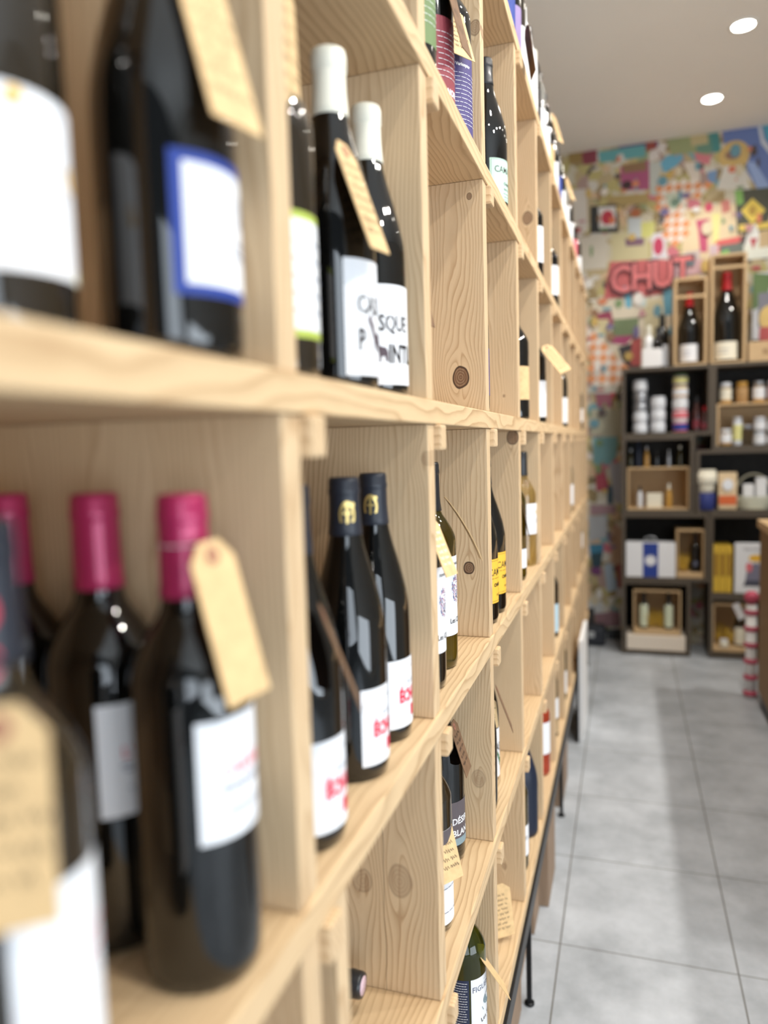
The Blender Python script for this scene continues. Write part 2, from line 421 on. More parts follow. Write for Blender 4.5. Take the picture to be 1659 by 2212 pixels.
SHAPES['slim'] = (.0372, [(.0372, .012), (.0372, .08), (.0372, .135), (.0355, .160), (.0285, .192), (.0205, .220), (.0162, .240), (.0146, .260), (.0143, .285)], .296)

# ================================================================== the room
CEIL = 3.22
def tile_floor():
    m = bpy.data.materials.new('grey_floor_tiles'); m.use_nodes = True; nt = m.node_tree; L = nt.links.new; N = nt.nodes.new; b = nt.nodes['Principled BSDF']
    tc = N('ShaderNodeTexCoord'); sp = N('ShaderNodeSeparateXYZ'); L(tc.outputs['Object'], sp.inputs[0])
    def M(op, a, c=None, cl=False):
        n = N('ShaderNodeMath'); n.operation = op; n.use_clamp = cl
        for i, v in enumerate((a, c)):
            if v is None: continue
            if isinstance(v, (int, float)): n.inputs[i].default_value = v
            else: L(v, n.inputs[i])
        return n.outputs[0]
    def jt(x, off, pitch, w):
        f = M('FRACT', M('DIVIDE', M('SUBTRACT', x, off), pitch)); d = M('MULTIPLY', M('MINIMUM', f, M('SUBTRACT', 1, f)), pitch)
        return M('MULTIPLY', M('SUBTRACT', w, d, True), 2200, True)
    j = M('MAXIMUM', jt(sp.outputs[0], .271, .44, .0021), jt(sp.outputs[1], 1.948, .446, .0018))
    n = N('ShaderNodeTexNoise'); n.inputs['Scale'].default_value = 4.5; n.inputs['Detail'].default_value = 8; n.inputs['Roughness'].default_value = .68; L(tc.outputs['Object'], n.inputs['Vector'])
    r = N('ShaderNodeValToRGB'); r.color_ramp.elements[0].position = .3; r.color_ramp.elements[1].position = .72
    r.color_ramp.elements[0].color = S(148, 153, 158); r.color_ramp.elements[1].color = S(192, 197, 203); L(n.outputs['Fac'], r.inputs[0])
    mx = N('ShaderNodeMix'); mx.data_type = 'RGBA'; L(j, mx.inputs[0]); L(r.outputs[0], mx.inputs[6]); mx.inputs[7].default_value = S(96, 94, 88)
    L(mx.outputs[2], b.inputs['Base Color']); b.inputs['Roughness'].default_value = .42
    bp = N('ShaderNodeBump'); bp.inputs['Distance'].default_value = .001; bp.inputs['Strength'].default_value = .25; L(n.outputs['Fac'], bp.inputs['Height']); L(bp.outputs[0], b.inputs['Normal'])
    return m
WALLM = mat('wall_plaster', S(206, 202, 196), .85, noise=(3, .04))
CEILM = mat('ceiling_paint', S(240, 238, 234), .9, noise=(.9, .03))
struct(box('floor', -.53, 3.25, -2.6, 5.2, -.1, 0, tile_floor(), bev=0))
struct(box('ceiling', -.53, 3.25, -2.6, 5.2, CEIL, CEIL+.1, CEILM, bev=0))
struct(box('wall_left', -.63, -.53, -2.6, 5.2, 0, CEIL, WALLM, bev=0))
struct(box('wall_right', 3.25, 3.35, -2.6, 5.2, 0, CEIL, WALLM, bev=0))
struct(box('wall_back', -.63, 3.35, 5.2, 5.3, 0, CEIL, WALLM, bev=0))

# ------------------------------------------------------------------ the printed collage wallpaper on the back wall
def collage_base():
    m = bpy.data.materials.new('collage_wallpaper'); m.use_nodes = True; nt = m.node_tree; L = nt.links.new; N = nt.nodes.new; b = nt.nodes['Principled BSDF']
    tc = N('ShaderNodeTexCoord'); ns = N('ShaderNodeTexNoise'); ns.inputs['Scale'].default_value = 9; L(tc.outputs['Object'], ns.inputs['Vector'])
    ad = N('ShaderNodeMixRGB'); ad.inputs[0].default_value = .10; L(tc.outputs['Object'], ad.inputs[1]); L(ns.outputs['Color'], ad.inputs[2])
    v = N('ShaderNodeTexVoronoi'); v.inputs['Scale'].default_value = 19; L(ad.outputs[0], v.inputs['Vector'])
    sp = N('ShaderNodeSeparateColor'); L(v.outputs['Color'], sp.inputs[0])
    r = N('ShaderNodeValToRGB'); cr = r.color_ramp; cr.interpolation = 'CONSTANT'
    cols = [(0, (188, 170, 132)), (.16, (206, 198, 176)), (.30, (158, 138, 98)), (.42, (214, 208, 196)), (.52, (190, 178, 120)), (.62, (176, 150, 140)), (.70, (150, 160, 120)), (.76, (216, 186, 150)), (.84, (206, 120, 132)), (.88, (120, 168, 178)), (.92, (86, 76, 74)), (.96, (222, 214, 208))]
    cr.elements[0].position = 0; cr.elements[0].color = S(*cols[0][1]); cr.elements[1].position = cols[1][0]; cr.elements[1].color = S(*cols[1][1])
    for p, c in cols[2:]: e = cr.elements.new(p); e.color = S(*c)
    L(sp.outputs[0], r.inputs[0]); L(r.outputs[0], b.inputs['Base Color']); b.inputs['Roughness'].default_value = .7
    return m
mural_cols = {}
mural_mats = [collage_base()]
def mc(r, g, b):
    k = (r, g, b)
    if k not in mural_cols:
        mural_cols[k] = len(mural_mats); mural_mats.append(mat('mural_print', S(r*.84+32, g*.84+31, b*.84+29), .7))
    return mural_cols[k]
mural = []
def MP(c, *pts): mural.append(poly(pts, mc(*c)))
def MD(c, x, z, rx, rz): mural.append(disc(x, z, rx, rz, mc(*c)))
def checks(pts, rot, cell, c1=(236, 150, 96), c2=(240, 226, 214), inside=None):
    """printed chequer inside a polygon"""
    xs = [p[0] for p in pts]; zs = [p[1] for p in pts]; cx, cz = sum(xs)/len(xs), sum(zs)/len(zs)
    def ins(x, z):
        r = False; j = len(pts)-1
        for i in range(len(pts)):
            if (pts[i][1] > z) != (pts[j][1] > z) and x < (pts[j][0]-pts[i][0])*(z-pts[i][1])/(pts[j][1]-pts[i][1])+pts[i][0]: r = not r
            j = i
        return r
    c, s = math.cos(rot), math.sin(rot); n = 14
    vs = []; f1 = []; f2 = []
    for i in range(-n, n):
        for j in range(-n, n):
            a, b = i*cell, j*cell; x, z = cx+a*c-b*s, cz+a*s+b*c
            if not ins(x, z): continue
            h = cell/2; q = [(x+u*c-v*s, z+u*s+v*c) for u, v in ((-h, -h), (h, -h), (h, h), (-h, h))]
            (f1 if (i+j) % 2 else f2).append(q)
    for fs, col_ in ((f1, c1), (f2, c2)):
        vv = []; ff = []
        for q in fs: ff.append(tuple(range(len(vv), len(vv)+4))); vv += q
        mural.append((vv, ff, mc(*col_)))
MP((84, 50, 110), (-0.047, 3.250), (0.190, 3.260), (0.196, 3.186), (-0.038, 3.175)); MP((150, 60, 50), (0.121, 3.248), (0.176, 3.251), (0.185, 3.171), (0.124, 3.169))
MP((128, 44, 60), (-0.273, 3.214), (-0.175, 3.229), (-0.175, 3.137), (-0.262, 3.137)); MP((150, 120, 60), (-0.361, 3.227), (-0.273, 3.237), (-0.268, 3.156), (-0.350, 3.149))
MP((90, 166, 172), (-0.169, 3.205), (0.118, 3.209), (0.119, 3.135), (-0.158, 3.134)); MP((220, 220, 214), (-0.049, 3.171), (-0.016, 3.172), (-0.004, 3.119), (-0.044, 3.118))
MP((170, 74, 118), (-0.033, 3.094), (0.141, 3.110), (0.144, 2.928), (-0.027, 2.944)); MP((140, 104, 70), (-0.018, 3.103), (0.121, 3.107), (0.127, 3.049), (-0.016, 3.052)); MD((50, 30, 34), *(0.007, 2.974), .03, .028)
MP((196, 202, 196), (0.141, 3.093), (0.212, 3.100), (0.213, 2.890), (0.150, 2.887)); MP((236, 236, 230), (0.176, 3.273), (0.326, 3.273), (0.331, 3.239), (0.184, 3.238))
MP((96, 172, 206), (0.207, 3.083), (0.245, 3.123), (0.326, 3.134), (0.343, 3.092), (0.300, 3.048), (0.229, 3.018)); MP((222, 178, 70), (0.202, 3.016), (0.267, 3.013), (0.273, 2.979), (0.202, 2.977))
MP((96, 140, 120), (0.347, 3.248), (0.538, 3.246), (0.545, 3.097), (0.407, 3.117)); MP((150, 160, 110), (0.245, 3.224), (0.406, 3.222), (0.420, 3.120), (0.272, 3.119)); MP((60, 134, 134), (0.491, 3.237), (0.543, 3.234), (0.560, 3.106), (0.513, 3.101)); MP((196, 180, 130), (0.379, 3.232), (0.480, 3.233), (0.486, 3.160), (0.391, 3.158))
MP((92, 116, 182), (0.554, 3.260), (0.850, 3.268), (0.858, 2.754), (0.776, 2.830), (0.702, 2.971), (0.700, 3.129), (0.576, 3.142)); MP((150, 176, 228), (0.701, 3.020), (0.748, 3.013), (0.847, 2.837), (0.848, 2.755), (0.776, 2.830))
MP((206, 214, 226), (0.754, 3.261), (0.775, 3.261), (0.797, 3.142), (0.853, 3.053), (0.854, 3.012), (0.782, 3.117)); MP((70, 160, 190), (0.780, 3.263), (0.860, 3.261), (0.863, 3.083), (0.809, 3.140))
MD((216, 180, 106), *(0.634, 3.068), .088, .088); MP((226, 222, 212), (0.577, 3.015), (0.681, 3.001), (0.729, 2.857), (0.536, 2.877)); MD((150, 110, 90), *(0.626, 3.074), .045, .03); MD((224, 120, 90), *(0.622, 2.987), .022, .022)
MP((216, 118, 130), (0.407, 3.117), (0.503, 3.086), (0.493, 3.032), (0.418, 3.054)); MP((110, 150, 200), (0.482, 2.989), (0.540, 2.998), (0.531, 2.916), (0.488, 2.933)); MP((226, 214, 200), (0.343, 3.064), (0.439, 3.062), (0.441, 2.917), (0.408, 2.910))
MP((32, 34, 34), (-0.220, 2.870), (-0.044, 2.860), (-0.044, 2.686), (-0.220, 2.700)); MP((232, 228, 226), (-0.170, 2.858), (-0.061, 2.850), (-0.061, 2.717), (-0.165, 2.723)); MD((196, 40, 62), *(-0.113, 2.787), .038, .045); MD((226, 110, 70), *(-0.084, 2.766), .02, .024)
MD((196, 70, 120), *(-0.293, 2.882), .035, .05); MP((222, 214, 204), (-0.333, 2.989), (-0.240, 2.983), (-0.235, 2.713), (-0.323, 2.708)); MP((214, 206, 190), (-0.309, 2.686), (-0.119, 2.677), (-0.114, 2.465), (-0.295, 2.468))
MP((206, 196, 150), (-0.090, 2.682), (0.136, 2.671), (0.142, 2.497), (-0.085, 2.497)); MP((196, 205, 210), (0.010, 2.772), (0.094, 2.762), (0.092, 2.613), (0.018, 2.615)); MP((214, 214, 120), (0.094, 2.733), (0.178, 2.729), (0.175, 2.632), (0.097, 2.635)); MD((176, 90, 50), *(0.060, 2.795), .03, .026)
MP((176, 150, 90), (-0.147, 2.922), (0.136, 2.906), (0.141, 2.842), (-0.033, 2.852)); MP((120, 84, 110), (-0.005, 2.641), (0.114, 2.633), (0.108, 2.588), (0.001, 2.593))
MP((226, 222, 232), (0.159, 2.651), (0.242, 2.659), (0.248, 2.498), (0.159, 2.496)); MD((196, 44, 84), *(0.198, 2.572), .030, .055)
MP((232, 210, 170), (0.356, 2.782), (0.647, 2.780), (0.667, 2.444), (0.330, 2.435)); MP((196, 70, 110), (0.418, 2.707), (0.496, 2.709), (0.486, 2.632), (0.487, 2.505), (0.444, 2.509), (0.432, 2.638)); MD((214, 70, 100), *(0.492, 2.777), .024, .03)
MP((238, 232, 150), (0.511, 2.735), (0.559, 2.735), (0.550, 2.540), (0.518, 2.538)); MP((224, 92, 92), (0.539, 2.569), (0.676, 2.582), (0.676, 2.554), (0.572, 2.487), (0.508, 2.516)); MP((206, 120, 110), (0.563, 2.804), (0.610, 2.812), (0.617, 2.739), (0.569, 2.728))
MP((70, 72, 60), (0.641, 2.858), (0.857, 2.852), (0.861, 2.589), (0.655, 2.596)); MP((126, 184, 90), (0.636, 2.858), (0.683, 2.858), (0.689, 2.775), (0.653, 2.768))
MP((242, 212, 86), (0.738, 2.801), (0.813, 2.721), (0.740, 2.647), (0.674, 2.732)); MD((190, 150, 60), *(0.739, 2.727), .022, .03); MP((238, 206, 90), (0.664, 2.650), (0.860, 2.650), (0.860, 2.611), (0.668, 2.611)); MP((240, 240, 236), (0.722, 2.644), (0.763, 2.642), (0.806, 2.485), (0.692, 2.491))
MP((100, 110, 104), (0.558, 2.539), (0.692, 2.542), (0.693, 2.424), (0.562, 2.426)); MP((120, 196, 96), (0.561, 2.497), (0.609, 2.511), (0.609, 2.427), (0.562, 2.426)); MP((238, 240, 226), (0.692, 2.525), (0.862, 2.534), (0.863, 2.435), (0.698, 2.435)); MP((206, 176, 130), (0.779, 2.598), (0.860, 2.606), (0.862, 2.506), (0.780, 2.499))
MP((214, 190, 200), (0.497, 2.546), (0.550, 2.546), (0.546, 2.439), (0.503, 2.438)); MP((206, 190, 190), (0.357, 2.518), (0.444, 2.523), (0.444, 2.432), (0.363, 2.435))
checks([(0.191, 2.956), (0.327, 2.966), (0.502, 2.915), (0.489, 2.861), (0.414, 2.848), (0.355, 2.816), (0.361, 2.731), (0.383, 2.700), (0.384, 2.615), (0.341, 2.563), (0.247, 2.601), (0.214, 2.719), (0.169, 2.810)], R(42), .040)
MP((200, 212, 190), (0.235, 2.888), (0.306, 2.890), (0.344, 2.845), (0.307, 2.788), (0.257, 2.800)); MD((110, 140, 120), *(0.296, 2.829), .028, .028)
MP((204, 92, 96), (-0.096, 2.504), (0.192, 2.492), (0.281, 2.477), (0.281, 2.368), (0.249, 2.279), (0.137, 2.265), (-0.137, 2.272)); MP((214, 170, 180), (0.281, 2.472), (0.466, 2.464), (0.466, 2.379), (0.281, 2.368))
MP((226, 214, 190), (-0.208, 2.266), (0.276, 2.253), (0.279, 1.786), (-0.209, 1.815)); MP((96, 176, 206), (-0.016, 2.338), (0.035, 2.339), (0.035, 2.201), (0.001, 2.204)); MP((110, 130, 90), (-0.077, 2.136), (0.081, 2.135), (0.075, 1.991), (-0.091, 2.018))
MP((150, 50, 80), (-0.202, 2.176), (-0.091, 2.191), (-0.074, 2.106), (-0.179, 2.099)); MP((214, 200, 150), (-0.179, 2.144), (-0.103, 2.138), (-0.115, 2.034), (-0.161, 2.041)); MP((170, 60, 110), (-0.126, 2.026), (0.058, 2.025), (0.001, 1.967), (-0.092, 1.982)); MP((50, 48, 54), (-0.048, 1.955), (0.053, 1.978), (0.096, 1.797), (-0.005, 1.803))
MP((190, 80, 80), (0.038, 1.994), (0.098, 2.010), (0.093, 1.827), (0.030, 1.831)); MP((210, 200, 160), (0.095, 2.240), (0.249, 2.241), (0.239, 1.906), (0.138, 1.913)); MP((90, 160, 190), (0.226, 2.301), (0.282, 2.305), (0.283, 2.137), (0.233, 2.135)); MP((200, 216, 214), (0.075, 2.256), (0.126, 2.261), (0.126, 2.202), (0.081, 2.200))
checks([(-0.238, 2.070), (-0.173, 2.048), (-0.063, 1.926), (0.001, 1.802), (-0.005, 1.743), (-0.045, 1.697), (-0.240, 1.707)], R(42), .048)
MP((206, 206, 196), (-0.240, 1.707), (-0.045, 1.697), (-0.057, 1.655), (-0.240, 1.664)); MP((150, 80, 100), (-0.195, 1.662), (-0.078, 1.656), (-0.086, 1.566), (-0.181, 1.570)); MP((184, 182, 158), (-0.222, 1.559), (-0.022, 1.551), (-0.022, 1.381), (-0.223, 1.387))
MP((110, 164, 170), (-0.211, 1.371), (-0.049, 1.375), (-0.058, 1.244), (-0.099, 1.184), (-0.206, 1.192)); MP((176, 60, 80), (-0.194, 1.164), (-0.146, 1.175), (-0.105, 1.045), (-0.135, 1.008), (-0.189, 1.014)); MP((40, 70, 90), (-0.117, 1.045), (-0.082, 1.051), (-0.082, 0.920), (-0.117, 0.927)); MP((170, 172, 186), (-0.105, 1.199), (-0.023, 1.197), (-0.023, 0.920), (-0.076, 0.951))
MP((168, 130, 140), (-0.228, 0.921), (-0.064, 0.914), (-0.064, 0.858), (-0.228, 0.852)); MP((180, 184, 190), (-0.237, 0.842), (-0.118, 0.852), (-0.118, 0.702), (-0.238, 0.669)); MP((48, 126, 166), (-0.235, 0.650), (-0.142, 0.657), (-0.148, 0.575), (-0.221, 0.542)); MP((30, 60, 76), (-0.227, 0.587), (-0.148, 0.601), (-0.160, 0.496), (-0.215, 0.495)); MP((110, 50, 110), (-0.227, 0.491), (-0.160, 0.499), (-0.161, 0.442), (-0.221, 0.447))
MP((170, 190, 208), (-0.142, 0.512), (-0.088, 0.532), (-0.053, 0.341), (-0.119, 0.329)); MP((190, 150, 120), (-0.100, 0.764), (-0.023, 0.765), (-0.023, 0.515), (-0.088, 0.513)); MP((150, 70, 60), (-0.065, 0.514), (-0.023, 0.521), (-0.023, 0.357), (-0.053, 0.356)); MP((210, 214, 216), (-0.246, 0.254), (-0.161, 0.270), (-0.149, 0.178), (-0.241, 0.158)); MP((44, 46, 50), (-0.271, 0.202), (-0.204, 0.217), (-0.204, 0.095), (-0.265, 0.092)); MP((150, 110, 120), (-0.201, 0.176), (-0.035, 0.199), (-0.035, 0.097), (-0.201, 0.076)); MP((40, 44, 50), (-0.272, 0.060), (-0.017, 0.078), (-0.017, -0.030), (-0.272, -0.057)); MP((170, 176, 178), (-0.241, 0.035), (-0.119, 0.041), (-0.120, -0.004), (-0.235, -0.016))
cf = random.Random(21)
pal = [(222, 208, 176), (190, 70, 80), (96, 150, 170), (236, 226, 214), (70, 60, 60), (214, 178, 96), (120, 150, 100), (200, 140, 150), (150, 110, 80), (240, 236, 230), (110, 100, 150), (224, 130, 90)]
for i in range(330):
    x, z = cf.uniform(-.5, 1.35), cf.uniform(.05, 3.15); s_, t_ = cf.uniform(.008, .035), cf.uniform(.008, .045); a_ = cf.uniform(-.6, .6); n_ = cf.choice((3, 4, 5, 7))
    if .0 < x < .35 and 2.28 < z < 2.62: continue
    mural.append(poly([(x+s_*math.cos(a_+k*6.283/n_), z+t_*math.sin(a_+k*6.283/n_)) for k in range(n_)], mc(*cf.choice(pal))))
bl, pk = mc(60, 30, 40), mc(236, 120, 124)
for i, ch in enumerate('CHUT'):
    x, z = (-0.103, 2.292); x += i*.128; z += i*.006
    mural.append(T(ch, x, z, .26, bl, .012, sx=.80)); mural.append(T(ch, x+.004, z+.012, .24, pk, .003, sx=.80))
bm = bmesh.new()
for x0, x1, z0, z1 in ((-.53, 3.25, 0, CEIL),):
    bm.faces.new([bm.verts.new((x, 0, z)) for x, z in ((x0, z0), (x1, z0), (x1, z1), (x0, z1))])
bm2 = flat(mural, (0, 0, 0), (1, 0, 0), (0, 0, 1), (0, -1, 0), .00004)
me_t = bpy.data.meshes.new('tmp'); bm2.to_mesh(me_t); bm2.free(); bm.from_mesh(me_t)
mural_o = bm_obj('trim_1', bm, mural_mats); mural_o.location = (0, 5.195, 0); struct(mural_o); mural_o['label'] = 'colourful collage wallpaper printed with posters, a chequered shape and pink capital letters'

# ------------------------------------------------------------------ ceiling downlights
LAMP = mat('lamp_glow', (1, 1, 1, 1), emit=((1, .95, .84, 1), 26)); TRIMW = mat('white_lamp_trim', S(235, 235, 230), .4)
dl = []
for i, y in enumerate((4.68, 3.93, 3.18, 2.43, 1.68, .93, .18)):
    x = .455+(4.68-y)*.075 if i < 2 else .52
    r = empty('ceiling_downlight', (x, y, CEIL)); dl.append(r)
    tag(r, ['round recessed ceiling spotlight nearest the collage wall', 'larger looking ceiling spotlight at the top right, nearer the camera'][i] if i < 2 else ['', '', 'third', 'fourth', 'fifth', 'sixth', 'seventh'][i]+' aisle ceiling spotlight counted from the collage wall, out of frame', 'ceiling light', 'recessed ceiling spotlights')
    lathe('lamp_trim', [(.046, -.001), (.050, -.006), (.062, -.005), (.064, 0)], TRIMW, r, 32)
    lathe('lamp_lens', [(0, -.004), (.046, -.004), (.047, -.001)], LAMP, r, 32)
    spot((x, y, CEIL-.02), (x-.05, y, 0), 30, 120, .045)
for i, y in enumerate((.15, 1.0, 1.9, 2.8, 3.7)):
    r = empty('ceiling_spotlight', (1.75, y, CEIL)); tag(r, ['first', 'second', 'third', 'fourth', 'fifth'][i]+' ceiling spotlight over the middle of the shop counted from the window, out of frame', 'ceiling light', 'ceiling spotlights over the shop')
    lathe('lamp_trim', [(.046, -.001), (.050, -.006), (.062, -.005), (.064, 0)], TRIMW, r, 24)
    lathe('lamp_lens', [(0, -.004), (.046, -.004), (.047, -.001)], LAMP, r, 24)
    spot((1.75, y, CEIL-.03), (-.25, y+.35, 1.30), 74, 78, .05)

# ================================================================== the pine wine shelving
ZT = {'U2': 2.195, 'U1': 1.803, 'M': 1.407, 'L1': 1.029, 'L2': .670, 'L3': .322}     # tops of the boards
TH = .028
Y0, Y1 = -.33, 4.60
DEP = .30
BX = FX-DEP
shelf = empty('wine_shelving', (0, 0, 0)); tag(shelf, 'long wall of square pine wine cubbies running down the left side', 'shelving')
for k, z in ZT.items():
    box('shelf_board', BX, FX, Y0, Y1, z-TH, z, PINE_SHELF, shelf, .002)
order = ['U2', 'U1', 'M', 'L1', 'L2', 'L3']
PTH = .030
np_ = 0
def post_y(k): return (2.11+1.8*k)*A
for row in range(5):
    zt = ZT[order[row]]-TH; zb = ZT[order[row+1]]
    for k in range(-2, 12):
        y = post_y(k)
        if y+PTH > Y1+.001: y = Y1-PTH
        m = random.Random(row*31+k).choice([PINE, PINE, PINE_FINE, PINE_BROAD])
        if (row, k) in KN: m = wood('pine_knotty', 'Z', 'X', knots=[(a, b, c, d) for a, b, c, d in KN[(row, k)]], ring=.0062 if (row, k) != (3, 1) else .0085, crack=-.287 if (row, k) == (3, 1) else None, warp=.009)
        if row == 3 and k == 0: m = PINE
        box('partition', BX+.004, FX-.003, y, y+PTH, zb+.0004, zt-.0004, m, shelf, .0012)
        if k < 11:
            box('batten', BX+.02, FX+.006, y+PTH+.0003, y+PTH+.027, zt-.031, zt-.0006, PINE_BAT, shelf, .003)
        np_ += 1
box('partition', BX+.004, FX-.003, .4835+.030, .4835+.055, ZT['L2']+.0004, ZT['L1']-TH-.0004, PINE, shelf, .0012)
for x0 in range(0, 1): box('back_board', BX-.012, BX-.0005, Y0, Y1, ZT['L3']-TH, ZT['U2'], PINE_BACK, shelf, .001)

# black steel underframe with feet
fr = empty('steel_frame', (0, 0, 0)); tag(fr, 'black steel frame with thin legs carrying the pine shelving', 'frame')
zf = ZT['L3']-TH
for x in (BX, FX-.020):
    box('rail', x, x+.026, Y0, Y1, zf-.042, zf-.0004, BLACKSTEEL, fr, .001)
for y in (-.25, .70, 1.700, 2.65, 3.63, 4.56):
    for x in (BX+.002, FX-.020):
        box('leg', x+.006, x+.018, y, y+.012, 0.006, zf-.0425, BLACKSTEEL, fr, .001)
        lg = lathe('foot', [(0, 0), (.012, 0), (.012, .006), (0, .006)], BLACKSTEEL, fr, 16); lg.location = (x+.012, y+.006, 0)

# planked wooden crates pushed under the shelving
def floor_crate(x, y0, y1, h, label):
    r = empty('wooden_crate', (x-.13, (y0+y1)/2, 0)); tag(r, label, 'crate', 'grey brown crates under the shelving'); d = (y1-y0)/2
    n = max(1, round((y1-y0)/.09)); w_ = (y1-y0)/n
    bm = bmesh.new()
    for i in range(n): box_bm(bm, .118, .13, -d+w_*i+.0012, -d+w_*(i+1)-.0012, 0.001, h, 0, .001)
    bm_obj('front_planks', bm, OAKGREY, r)
    box('side_panel', -.12, .1175, -d, -d+.012, .001, h, OAKGREY, r); box('side_panel', -.12, .1175, d-.012, d, .001, h, OAKGREY, r)
    box('bottom', -.12, .1175, -d+.0125, d-.0125, .001, .012, OAKGREY, r); box('back_panel', -.13, -.1205, -d, d, .001, h, OAKGREY, r)
    for s_ in (1,): box('rim', .1185, .1295, -d+.002, d-.002, h+.0003, h+.008, OAKGREY, r)
floor_crate(-.238, .75, 1.685, .235, 'long grey brown plank crate nearest the camera under the black frame')
floor_crate(-.252, 1.735, 1.955, .235, 'short plank crate set back just behind the black leg')
floor_crate(-.240, 1.965, 2.09, .235, 'narrow plank crate between two others under the frame')
floor_crate(-.214, 2.10, 2.31, .235, 'plank crate that sticks out furthest past the black frame')
floor_crate(-.224, 2.72, 2.98, .235, 'plank crate further back under the frame, nearer the white board')
# tall white board leaning in front of the far shelving
r = empty('display_board', (-.195, 3.5, 0)); tag(r, 'tall narrow white display board with a black edge standing at the shelf foot', 'board')
box('white_face', -.006, .012, -.125, .28, .002, .46, PUREW, r); box('black_backing', -.012, -.0065, -.16, .26, .002, .40, BLACKSTEEL, r)

# ================================================================== the bottles
ZR = {0: ZT['U1'], 1: ZT['M'], 2: ZT['L1'], 3: ZT['L2'], 4: ZT['L3'], 5: ZT['U2']}
def put(name, label, x, y, row, *a, cat='wine bottle', **k): return bottle(name, label, cat, x, y, ZR[row], *a, **k)
rn = random.Random(11)
def plain(z0, z1, arc=.085, th=0, m=None, extra=()): return (z0, z1, arc, th, [m or WHITE, INK, REDP, GREYI, GOLD], list(extra))
# --- near cubby, above the eye-level board
put('wine_bottle', 'bottle with a large off white label with yellow marks, cut off at the left edge', -.300, .305, 1, 'bordeaux', GLASSB, CAPG,
    labels=[(.034, .118, .105, -.30, [WHITE, YEL, GREYI, PALEY], [disc(.030, .085, .007, .006, 1), disc(-.006, .113, .004, .004, 1), rect(-.05, .034, .03, .040, 3)]+lines(-.03, .11, .06, .05, 5, 2))])
put('wine_bottle', 'dark burgundy bottle with a white label framed in blue', -.257, .394, 1, 'burgundy', GLASSK, CAPN,
    labels=[(.034, .111, .094, .18, [BLUE, WHITE, BLUE, GREYI], [rect(-.040, .040, .046, .105, 1, 16)]+[ringp(.004+i*.005, .086, .004, .008, .8, 3) for i in range(3)]+lines(-.012, .066, .060, .04, 2, 3, .0007)+lines(.01, .052, .050, .02, 1, 3, .0007))])
tagc('kraft tag hanging at the top of the frame over the blue framed label', -.234, .392, 1.640, 17, -4, 10, .112, .040, seed=2, roll=-3)
tagc('kraft tag seen nearly edge on, right of the near post beside the green edged label', -.236, .525, 1.695, 2, 0, 0, .112, .030, seed=3)
# --- second cubby, above the eye-level board
put('wine_bottle', 'olive bottle with a white label edged in lime green behind the near post', -.262, .535, 1, 'bordeaux', GLASSB, CAPG,
    labels=[(.030, .122, .098, -.05, [LIME, WHITE, GREYI], [rect(-.050, .036, .050, .116, 1, 16)]+lines(-.03, .10, .05, .06, 5, 2, .0006))])
animal = [(-.012, .030), (-.004, .034), (-.002, .026), (.003, .022), (.006, .012), (.018, .010), (.022, .004), (.022, -.010), (.018, -.010), (.016, -.002), (.009, -.003), (.008, -.011), (.004, -.011), (.003, .002), (-.002, .010), (-.008, .020), (-.012, .024)]
def casque(mi_animal=2, gm=None, th=.22):
    an = [(x*.55-.0155, z*.70+.042) for x, z in animal]
    return (.012, .112, .092, th, [WHITE, INK, gm or PLUM], [T('CASQUE', -.034, .066, .0225, 1, .0006, sx=.68), T('P', -.034, .034, .0265, 1, .0008, sx=.64), T('INTU', -.003, .034, .0265, 1, .0008, sx=.60), poly(an, 2)])
put('wine_bottle', 'black bottle with ivory wax top and white capital letter label, nearer of the pair', -.259, .668, 1, 'slim', GLASSK, CAPW, .056, capband=1, s=1.035, labels=[casque()])
put('wine_bottle', 'black bottle with ivory wax top and dark animal on its label, farther of the pair', -.264, .786, 1, 'slim', GLASSK, CAPW, .056, capband=1, s=1.035, labels=[casque(th=-.72)])
tagc('kraft tag hanging from the neck of the nearer ivory topped bottle', -.238, .640, 1.622, 19, 0, 8, .102, .038, seed=5, loop=(-.259, .668, 1.628))
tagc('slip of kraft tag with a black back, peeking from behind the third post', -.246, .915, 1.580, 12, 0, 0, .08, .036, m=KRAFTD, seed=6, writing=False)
put('wine_bottle', 'dark bottle hidden behind the post right of the big knotted panel', -.262, 1.300, 1, 'slim', GLASSK, CAPN, labels=[plain(.03, .11, m=PURL)])
# --- far cubbies of that row
put('wine_bottle', 'black capped bottle with white label, first lit white label past the fourth post', -.262, 2.27, 1, 'bordeaux', GLASSK, CAPK, labels=[plain(.02, .125)])
put('wine_bottle', 'speckled paper label bottle, seen as a thin sliver behind the fourth post', -.262, 1.86, 1, 'bordeaux', GLASSK, CAPK, labels=[plain(.05, .13, m=KRAFT)])
put('wine_bottle', 'distant bottle with narrow white label standing on the eye-level board', -.262, 3.12, 1, 'bordeaux', GLASSK, CAPK, labels=[plain(.02, .12)])
put('wine_bottle', 'farthest bottle on the eye-level board, half white label, at the shelving end', -.262, 4.27, 1, 'bordeaux', GLASSK, CAPK, labels=[plain(.05, .12)])
tagc('large pale kraft tag swinging out over the eye-level row in the distance', -.224, 2.24, 1.632, 38, -10, 30, .10, .05, seed=9)
